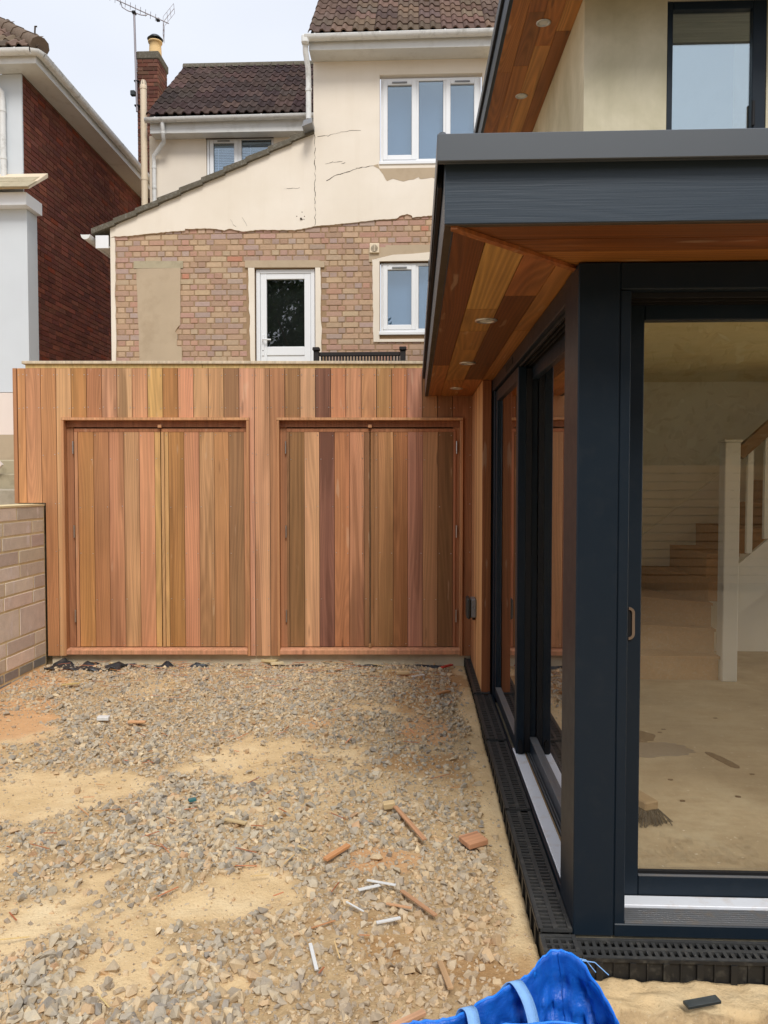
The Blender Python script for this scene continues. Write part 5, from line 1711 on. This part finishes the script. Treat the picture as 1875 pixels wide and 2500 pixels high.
MB().beam((2.412, 5.866, 1.80), (3.1, 5.866, 2.43), .06, .085).build('handrail', M['rail_wood'], st)
for k in range(6):
    x = 2.50 + k * .125
    MB().box(x - .02, x + .02, 5.848, 5.884, .985 + (x - 2.412) * .88, 1.765 + (x - 2.412) * .915).build('baluster', M['interior_white'], st)
MB().prism([(1.2, .30), (1.95, .30), (1.95, .70), (2.25, .70), (2.25, 1.03), (3.6, 2.14), (3.6, 2.42), (2.0, 1.12), (1.7, .80), (1.2, .62)], 'y', 6.884, 6.8985).build('skirting', M['interior_white'], st)
MB().prism([(2.43, .25), (3.9, .25), (3.9, 1.7), (2.43, .50)], 'y', 6.2, 6.22).build('under_stair_panel', M['interior_white'], st)

br = empty('broom', (1.0, 3.45, 0.1), 'dark bristled broom head lying on the dusty floor behind the glass', 'broom')
MB().bbox(-.20, .10, -.035, .035, .055, .095, .006).build('broom_head', M['fence_wood'], br, origin=None)
bq = MB()
for k in range(420):
    x = random.uniform(-.19, .12); y = random.uniform(-.035, .035)
    sp = Vector((x * 1.06 + random.uniform(0, .03), y * 2.1 + random.uniform(-.02, .02), .004))
    bq.beam((x * .96, y, .056), sp, .0035, .0035)
o = bq.build('bristles', M['bristle'], br); o['kind'] = 'stuff'
for c_ in list(br.children): c_.location = Vector(c_.location) + Vector((1.0, 3.45, .1))
br.rotation_euler = (0, 0, R(-68))
MB().tube([(-.1, 0, .10), (-.35, -.1, .55)], .012, 8).build('broom_stick', M['fence_wood'], br).location += Vector((1.0, 3.45, .1))

# ------------------------------------------------------------------ drainage channels round the extension
def channel(x0, y0, x1, y1, along, ztop, label, plain=False):
    """black slotted channel; outer ribbed side faces -x (along y) or -y (along x)"""
    L = (y1 - y0) if along == 'y' else (x1 - x0)
    W = (x1 - x0) if along == 'y' else (y1 - y0)
    rt = empty('drain_channel', (x0, y0, ztop - .1), label, 'drain', 'slotted drain channels')
    def P(mb):
        """local s along, w across from the outer side, to world"""
        out = MB(); out.f = mb.f; out.sm = mb.sm
        out.v = [((x0 + w, y0 + s, ztop + z) if along == 'y' else (x0 + s, y0 + w, ztop + z)) for s, w, z in mb.v]
        return out
    g = MB()
    g.box(0, L, 0, .014, -.012, 0); g.box(0, L, W - .014, W, -.012, 0); g.box(0, L, W / 2 - .008, W / 2 + .008, -.0125, -.0015)
    n = int(L / .024)
    for k in range(n + 1):
        s = k * (L / n)
        a, b = max(0, s - .006), min(L, s + .006)
        off = .006 if k % 2 else 0
        g.box(a, b, .0145, W / 2 - .0085, -.0125, -.003 + off * .3)
        a2, b2 = min(L, max(0, s + .006 - .006)), min(L, s + .006 + .006)
        if b2 > a2: g.box(a2, b2, W / 2 + .0085, W - .0145, -.0125, -.003 - off * .2)
    P(g).build('grate', M['grate'], rt, fix=True)
    c = MB()
    c.box(0.001, L - .001, .004, .010, -.16, -.013); c.box(0.001, L - .001, W - .010, W - .004, -.16, -.013); c.box(0.001, L - .001, .0105, W - .0105, -.15, -.10)
    c.box(0, L, -.004, .004, -.012, -.0005)
    n = int(L / .098)
    for k in range(n):
        s = (k + .5) * L / n
        c.box(s - .010, s + .010, -.006, .0035, -.16, -.0125)
        c.box(s + .045, s + .049, -.002, .0035, -.16, -.0125)
    P(c).build('channel_body', M['drain'], rt, fix=True)
    return rt
zt = lambda y: .075 + .0107 * (y - 2.5)
XD = .4215
segs = [(2.568, 3.508), (3.512, 4.446), (4.450, 5.395), (5.399, 6.52)]
labs = ['nearest side drain channel running back from the corner drain', 'second side drain channel beside the open aluminium track', 'third side drain channel beside the far glass leaf', 'farthest drain channel under the cedar boarded return']
for (a, b), l in zip(segs, labs):
    channel(XD, a, .533, b, 'y', zt((a + b) / 2), l)
channel(.5425, 2.452, 1.50, 2.562, 'x', .056, 'front drain channel below the sill, next to the blue bag')
channel(1.504, 2.452, 2.5, 2.562, 'x', .056, 'front drain channel continuing along the sill away from the bag')
cn = empty('drain_corner', (XD, 2.452, 0), 'square black drain corner unit between the two channel runs', 'drain')
g = MB()
g.box(XD, .5405, 2.452, 2.466, .048, .064); g.box(XD, .5405, 2.550, 2.565, .048, .064); g.box(XD, XD + .014, 2.4665, 2.5495, .048, .064); g.box(.5265, .5405, 2.4665, 2.5495, .048, .064)
for k in range(3):
    w = .0295
    g.box(XD + .0145, .526, 2.4795 + k * w, 2.4795 + k * w + .009, .050, .061)
for k in range(3):
    g.box(XD + .030 + k * .026, XD + .040 + k * .026, 2.467, 2.549, .0485, .0602)
g.build('grate', M['grate'], cn)
g = MB(); g.box(XD + .002, .5385, 2.454, 2.460, -.10, .0475); g.box(XD + .002, XD + .008, 2.4605, 2.563, -.10, .0475); g.box(XD + .0085, .5385, 2.4605, 2.563, -.09, -.05)
g.build('channel_body', M['drain'], cn)

# ------------------------------------------------------------------ weatherproof socket on the cedar return
so = empty('outdoor_socket', (0.473, 5.95, 0.62), 'grey weatherproof socket box on the cedar return wall', 'socket')
MB().bbox(.430, .4722, 5.885, 6.035, .555, .700, .008).build('socket_box', M['grey_plastic'], so)
MB().bbox(.398, .4295, 5.875, 6.045, .545, .708, .012).build('socket_lid', M['cowl'], so)
MB().lathe([(.014, 0), (.014, .003), (.011, .003), (.010, .001), (.001, .001)], (.452, 5.8845, .635), 16, (0, -1, 0)).build('push_button', M['grey_plastic'], so)
MB().tube([(.455, 5.93, .556), (.455, 5.93, .535)], .012, 8).build('gland', M['black'], so)

# ------------------------------------------------------------------ blue woven carrier bag at the corner drain
bag = empty('tote_bag', (0.25, 1.7, 0.0), 'open blue woven plastic bag slumped against the corner drain', 'bag')
rim = [(.395, 2.085, .300), (.440, 2.055, .298), (.475, 2.005, .268), (.505, 1.935, .236), (.515, 1.86, .225), (.50, 1.80, .26), (.43, 1.78, .30), (.31, 1.775, .315), (.18, 1.76, .31), (.05, 1.74, .28), (-.05, 1.75, .25), (-.10, 1.80, .240), (-.07, 1.845, .238), (-.01, 1.865, .240), (.045, 1.868, .244), (.10, 1.880, .250), (.18, 1.930, .256), (.255, 1.985, .268), (.305, 2.010, .278), (.350, 2.058, .296)]
foot = [(.41, 2.02), (.46, 2.01), (.51, 1.97), (.545, 1.90), (.56, 1.76), (.55, 1.58), (.47, 1.46), (.34, 1.42), (.18, 1.42), (.04, 1.45), (-.06, 1.53), (-.11, 1.64), (-.10, 1.74), (-.03, 1.79), (.05, 1.80), (.13, 1.83), (.20, 1.88), (.27, 1.94), (.32, 1.97), (.37, 2.01)]
NR = 150
RIM = closed(rim, NR)
FOOT = closed([(x, y, .012) for x, y in foot], NR)
mb = MB()
rings = []
NZ = 24
for j in range(NZ + 1):
    t = j / NZ
    ring = []
    for k in range(NR):
        p = FOOT[k].lerp(RIM[k], t)
        c = Vector((.25, 1.66, p.z))
        out = (p - c); out.z = 0; out.normalize()
        a = k / NR * 2 * math.pi
        wr = .020 * (abs(vn(math.cos(a) * 4 + t * 2.3, math.sin(a) * 4, t * 3.2)) * 2 - .5) + .013 * (abs(vn(math.cos(a) * 10, math.sin(a) * 10, t * 6)) * 2 - .5)
        bulge = .020 * math.sin(math.pi * t)
        p = p + out * (wr * (0.4 + math.sin(math.pi * min(t, .8) / .8)) + bulge)
        if j == NZ: p.z += .005 * vn(k * .45, 3.3)
        ring.append(p)
    rings.append(ring)
vs = [p for r_ in rings for p in r_]
fs = [(j * NR + k, j * NR + (k + 1) % NR, (j + 1) * NR + (k + 1) % NR, (j + 1) * NR + k) for j in range(NZ) for k in range(NR)]
mb.add(vs, fs, True)
cen = len(vs)
mb.add([*rings[0], Vector((.25, 1.66, .012))], [(k, NR, (k + 1) % NR) for k in range(NR)], True)
bd = mb.build('bag_body', M['bag'], bag)
md = bd.modifiers.new('thickness', 'SOLIDIFY'); md.thickness = .0022; md.offset = 0
# folded hem along the rim and the sewn seam in the far corner
hem = MB()
hv = []
for k in range(NR):
    p = rings[-1][k]; c = Vector((.25, 1.66, p.z)); o_ = (p - c).normalized()
    hv += [p + Vector((0, 0, .004)) + o_ * .003, p - Vector((0, 0, .030)) + o_ * .0045 + o_ * .003 * vn(k * .8, 1.0)]
hem.add(hv, [(2 * k, 2 * k + 1, 2 * ((k + 1) % NR) + 1, 2 * ((k + 1) % NR)) for k in range(NR)], True)
h_ = hem.build('hem', M['hem'], bag)
md = h_.modifiers.new('thickness', 'SOLIDIFY'); md.thickness = .0015
sm = MB()
k0 = 2
for off in (-.012, .012):
    pts = [rings[j][k0] - (rings[j][k0] - Vector((.25, 1.66, rings[j][k0].z))).normalized() * .004 + Vector((off, 0, 0)) for j in range(2, NZ + 1)]
    sm.tube(pts, .0013, 5)
sm.build('seam', M['bag'], bag)
def ribbon(pts, w, wdir, name):
    m_ = MB()
    P = [Vector(p) for p in pts]
    n = 8
    sm_ = []
    for i in range(len(P) - 1):
        p = [P[max(i - 1, 0)], P[i], P[i + 1], P[min(i + 2, len(P) - 1)]]
        for q in range(n):
            f = q / n
            sm_.append(0.5 * ((2 * p[1]) + (p[2] - p[0]) * f + (2 * p[0] - 5 * p[1] + 4 * p[2] - p[3]) * f * f + (-p[0] + 3 * p[1] - 3 * p[2] + p[3]) * f ** 3))
    sm_.append(P[-1])
    wd = Vector(wdir).normalized() * w / 2
    m_.add([v for p in sm_ for v in (p - wd, p + wd)], [(2 * i, 2 * i + 1, 2 * i + 3, 2 * i + 2) for i in range(len(sm_) - 1)], True)
    o_ = m_.build(name, M['strap'], bag)
    d_ = o_.modifiers.new('thickness', 'SOLIDIFY'); d_.thickness = .002
    return o_
ribbon([(.225, 2.03, .16), (.238, 2.005, .235), (.262, 1.985, .277), (.285, 1.955, .262), (.300, 1.925, .225), (.305, 1.88, .17), (.29, 1.82, .12), (.24, 1.75, .10), (.19, 1.74, .12), (.165, 1.79, .19), (.150, 1.86, .243), (.142, 1.893, .262), (.125, 1.915, .25), (.110, 1.94, .18)], .034, (1, .55, -.1), 'handle')
for k, (x, y, dx) in enumerate(((.44, 2.06, .05), (.452, 2.05, .07))):
    MB().tube([(x, y, .297), (x + dx * .5, y + .004, .29), (x + dx, y - .005, .262)], .0016, 5).build('loose_thread', M['strap'], bag)

# ------------------------------------------------------------------ offcuts and litter on the gravel
def on_ground(x, y):
    return float(ground_h(np.array([x]), np.array([y]))[0])
def stick(name, p, q, w, h, mat, label, cat, color=None, lift=.022, group=None):
    (x0, y0), (x1, y1) = p, q
    za, zb = on_ground(x0, y0) + lift, on_ground(x1, y1) + lift + random.uniform(-.002, .004)
    L = math.hypot(x1 - x0, y1 - y0)
    m_ = MB().bbox(-w / 2, w / 2, 0, h, 0, L, min(w, h) * .12)
    me = m_.mesh(name, M[mat])
    d = Vector((x1 - x0, y1 - y0, zb - za)).normalized()
    side = Vector((0, 0, 1)).cross(d).normalized(); up_ = d.cross(side)
    rot = Matrix((side, up_, d)).transposed()
    o = link_mesh(name, me, None, (x0, y0, za - h / 2), rot.to_euler(), color)
    return top(o, label, cat, group)
CED = board_color((205, 150, 108), .1, .9)
stick('wood_offcut', (.215, 3.30), (.300, 3.345), .092, .026, 'cedar', 'thick square cedar offcut lying beside the sand strip by the drain', 'offcut', board_color((206, 142, 104), .1, .95), .034)
stick('wood_stick', (-.092, 3.615), (.044, 3.310), .022, .008, 'cedar', 'long flat cedar stick lying diagonally left of the square offcut', 'offcut', CED, .036)
stick('wood_stick', (-.370, 3.128), (-.284, 3.258), .024, .014, 'cedar', 'short orange cedar stick lying on reddish soil', 'offcut', board_color((206, 142, 92), .1, .95), .028)
stick('wood_block', (-.148, 3.630), (-.092, 3.640), .040, .030, 'pine', 'small pale yellow wood block just above the diagonal stick', 'offcut', board_color((216, 184, 134), .1, .9), .032)
stick('wood_stick', (-.050, 2.905), (.078, 2.742), .016, .007, 'cedar', 'tan wood sliver right of the white plastic strips', 'offcut', CED, .03)
stick('wood_stick', (.083, 2.455), (.112, 2.320), .018, .008, 'cedar', 'short brown stick lying on the gravel left of the blue bag', 'offcut', board_color((196, 150, 110), .1, .9), .03)
stick('wood_stick', (-.085, 2.135), (.030, 2.220), .020, .014, 'cedar', 'pinkish wood stick poking out at the left of the blue bag rim', 'offcut', board_color((214, 158, 120), .1, .95), .03)
stick('wood_stick', (.165, 5.470), (.250, 5.560), .030, .014, 'cedar', 'brown stick on dark soil near the far end of the drain', 'offcut', board_color((186, 130, 84), .1, .9), .025)
stick('wood_stick', (-.105, 2.812), (-.010, 2.796), .009, .006, 'cedar', 'very thin twig of wood right of the white strips', 'offcut', CED, .028)
stick('wood_stick', (-1.825, 4.788), (-1.715, 4.795), .030, .012, 'cedar', 'flat cedar chip right of the white block on the left gravel', 'offcut', board_color((214, 158, 112), .1, .95), .03)
stick('wood_stick', (-2.625, 5.580), (-2.515, 5.640), .020, .010, 'pine', 'yellow stick on the gravel in front of the first pair of doors', 'offcut', board_color((222, 190, 120), .1, .95), .03)
stick('wood_stick', (-.875, 3.478), (-.768, 3.440), .020, .010, 'pine', 'pale wood sliver in the middle of the gravel', 'offcut', board_color((214, 184, 136), .1, .95), .03)
stick('wood_block', (-.145, 6.098), (-.045, 6.118), .045, .022, 'pine', 'pale flat wood block before the second pair of doors', 'offcut', board_color((220, 186, 140), .1, .95), .03)
stick('wood_block', (-1.29, 6.44), (-1.16, 6.40), .06, .024, 'pine', 'yellow wood scrap below the post between the doors', 'offcut', board_color((228, 200, 146), .1, .95), .035)
stick('wood_block', (-1.20, 6.33), (-1.10, 6.37), .035, .018, 'pine', 'small cream wood scrap in front of the yellow one', 'offcut', board_color((230, 208, 164), .1, .95), .03)
stick('wood_block', (-2.040, 4.828), (-1.966, 4.836), .045, .024, 'white_plastic', 'small white block on the gravel at the left', 'offcut', None, .034)
PG = 'white plastic strips'
stick('plastic_strip', (-.186, 2.962), (-.072, 2.934), .013, .004, 'white_plastic', 'upper white plastic strip of the crossed pair on the gravel', 'plastic strip', None, .034, PG)
stick('plastic_strip', (-.214, 2.880), (-.134, 2.923), .016, .004, 'white_plastic', 'lower white plastic strip pointing at the upper one', 'plastic strip', None, .034, PG)
stick('plastic_strip', (-.354, 2.556), (-.315, 2.420), .012, .007, 'white_plastic', 'white plastic strip standing out alone on sand, pointing at the viewer', 'plastic strip', None, .022, PG)
stick('plastic_strip', (-.134, 2.676), (-.050, 2.716), .012, .007, 'white_plastic', 'white plastic strip beside the thin twig on gravel', 'plastic strip', None, .032, PG)
stick('plastic_strip', (-.253, 2.804), (-.184, 2.744), .006, .004, 'white_plastic', 'thinnest white plastic sliver below the crossed pair', 'plastic strip', None, .03, PG)
stick('plastic_strip', (-.020, 5.970), (.075, 6.032), .018, .006, 'white_plastic', 'white plastic strip lying far back before the second doors', 'plastic strip', None, .03, PG)
stick('plastic_clip', (.222, 6.300), (.312, 6.400), .030, .012, 'red_plastic', 'red plastic clip on the gravel by the far end of the drain', 'clip', None, .03)
stick('plastic_strip', (.815, 2.293), (.922, 2.318),   .030, .010, 'cowl', 'black plastic strip lying on stones right of the blue bag', 'plastic strip', None, .03)
stick('plastic_scrap', (-1.10, 3.66), (-1.07, 3.68), .026, .012, 'teal_plastic', 'tiny teal plastic scrap among grey stones', 'scrap', None, .034)
pc_ = MB()
for k in range(9):
    a = .3 + k * .22
    pc_.add([(.335 + .05 * math.cos(a), 6.50 + .04 * math.sin(a), .085 + .02 * math.sin(k * .5)), (.335 + .05 * math.cos(a) * .7, 6.50 + .04 * math.sin(a) * .6, .080)], [])
n = len(pc_.v) // 2
for i in range(n - 1):
    pc_.f.append((2 * i, 2 * i + 1, 2 * i + 3, 2 * i + 2)); pc_.sm.append(True)
o = pc_.build('paper_curl', M['white_plastic']); md = o.modifiers.new('thickness', 'SOLIDIFY'); md.thickness = .002
top(o, 'curled white scrap at the far end of the drain', 'scrap')
# hair-thin cedar splinters and straw, nobody could count them
sp = []
for k in range(260):
    far = random.random() < .62
    if far: x, y = random.uniform(-2.9, .2), 6.45 - abs(random.gauss(0, .42))
    else: x, y = random.uniform(-1.9, .25), random.uniform(2.2, 5.6)
    L = random.uniform(.03, .15) * (1 if far else .8); a = random.uniform(-.5, .5) + (0 if far else random.uniform(-1.2, 1.2))
    z = on_ground(x, y) + random.uniform(.018, .036)
    d = Vector((math.cos(a), math.sin(a), random.uniform(-.08, .08))) * L / 2
    m_ = MB().beam(Vector((x, y, z)) - d, Vector((x, y, z)) + d, random.uniform(.002, .006), .002)
    sp.append((m_, jitter(lin(random.choice([(206, 130, 92), (196, 140, 96), (216, 184, 130), (170, 104, 70)])), .1)))
o = mb_color('wood_splinters', sp, M['brick_stuff'], None)
tag(o, 'scattered thin cedar splinters and straw on the gravel', kind='stuff')

# ------------------------------------------------------------------ what stands behind the photographer and shows in the panes
fn = empty('slat_fence', (1.5, -6.0, 0), 'horizontal slatted timber fence mirrored in the glass door', 'fence')
for k in range(14):
    MB().bbox(-3.5, 6.5, -6.0, -5.98, .12 + k * .125, .229 + k * .125, .004).build('slat', M['fence_wood'], fn)
for x in (-3.4, -1.4, .6, 2.6, 4.6, 6.4):
    MB().box(x - .04, x + .04, -6.09, -6.001, 0, 1.95).build('post', M['fence_wood'], fn)

def tree(x, y, h, r, label, nleaf, seed):
    rd = random.Random(seed)
    t = empty('garden_tree', (x, y, 0), label, 'tree', 'trees behind the yard')
    tr = MB()
    tr.tube([(x, y, -.1), (x + .05, y, h * .3), (x - .05, y + .1, h * .62)], [.20, .15, .08], 10)
    for k in range(7):
        a = k * 2.4; z0 = h * (.28 + .05 * k)
        tr.tube([(x, y, z0), (x + math.cos(a) * r * .4, y + math.sin(a) * r * .4, z0 + h * .14), (x + math.cos(a) * r * .75, y + math.sin(a) * r * .75, z0 + h * .22)], [.07, .045, .02], 6)
    tr.build('trunk', M['bark'], t)
    lf_ = MB()
    clumps = []
    for k in range(90):
        u = rd.uniform(-1, 1); a = rd.uniform(0, 6.28); q = rd.random() ** .4
        s_ = math.sqrt(1 - u * u)
        clumps.append((Vector((x + r * q * s_ * math.cos(a), y + r * q * s_ * math.sin(a), h * .62 + h * .40 * q * u)), rd.uniform(.35, .8)))
    for k in range(nleaf):
        c, cr_ = rd.choice(clumps)
        p = c + Vector((rd.gauss(0, 1), rd.gauss(0, 1), rd.gauss(0, .8))) * cr_ * .5
        n1 = Vector((rd.gauss(0, 1), rd.gauss(0, 1), rd.gauss(0, 1))).normalized(); n2 = n1.orthogonal().normalized()
        s_ = rd.uniform(.08, .19)
        n3 = n1.cross(n2)
        lf_.add([p - n2 * s_, p + n3 * s_ * .5, p + n2 * s_, p - n3 * s_ * .5], [(0, 1, 2, 3)])
    lf_.build('crown', M['leaf'], t)
tree(-5.2, -12.5, 11.5, 4.2, 'tall dark leafy tree behind the yard, mirrored in the white house door', 24000, 3)
hd = empty('garden_hedge', (2.0, -8.0, 0), 'tall uneven green hedge behind the slatted fence', 'hedge')
hm = MB()
hr_ = random.Random(9)
for k in range(17000):
    x = hr_.uniform(-5, 10); htop = 5.3 + .7 * vn(x * .7, 4.0) + .4 * vn(x * 2.3, 1.0)
    z = htop * hr_.random() ** .8
    p = Vector((x, -8 + hr_.gauss(0, .35) + .4 * vn(x * 1.5, z * 1.5), z + .05))
    n1 = Vector((hr_.gauss(0, 1), hr_.gauss(0, 1), hr_.gauss(0, 1))).normalized(); n2 = n1.orthogonal().normalized(); n3 = n1.cross(n2)
    q = hr_.uniform(.06, .16)
    hm.add([p - n2 * q, p + n3 * q * .5, p + n2 * q, p - n3 * q * .5], [(0, 1, 2, 3)])
hm.build('foliage', M['hedge_leaf'], hd)
hc = MB()
hv_ = [(-5.2 + i * .25, -8.25 + .25 * vn(i * .6, j * .6, 2.0), .0 + j * .25 * (1 + .06 * vn(i * .35, 8.0))) for j in range(20) for i in range(62)]
hc.add(hv_, [(j * 62 + i, j * 62 + i + 1, (j + 1) * 62 + i + 1, (j + 1) * 62 + i) for j in range(19) for i in range(61)], True)
hc = hc.build('sky_blocking_core', M['hedge_leaf'], hd)  # solid slab added so no sky gaps mirror in the glass doors
md = hc.modifiers.new('thickness', 'SOLIDIFY'); md.thickness = .4
tree(9.5, -11.0, 5.0, 1.8, 'shorter bushy tree behind the slatted fence', 3500, 5)
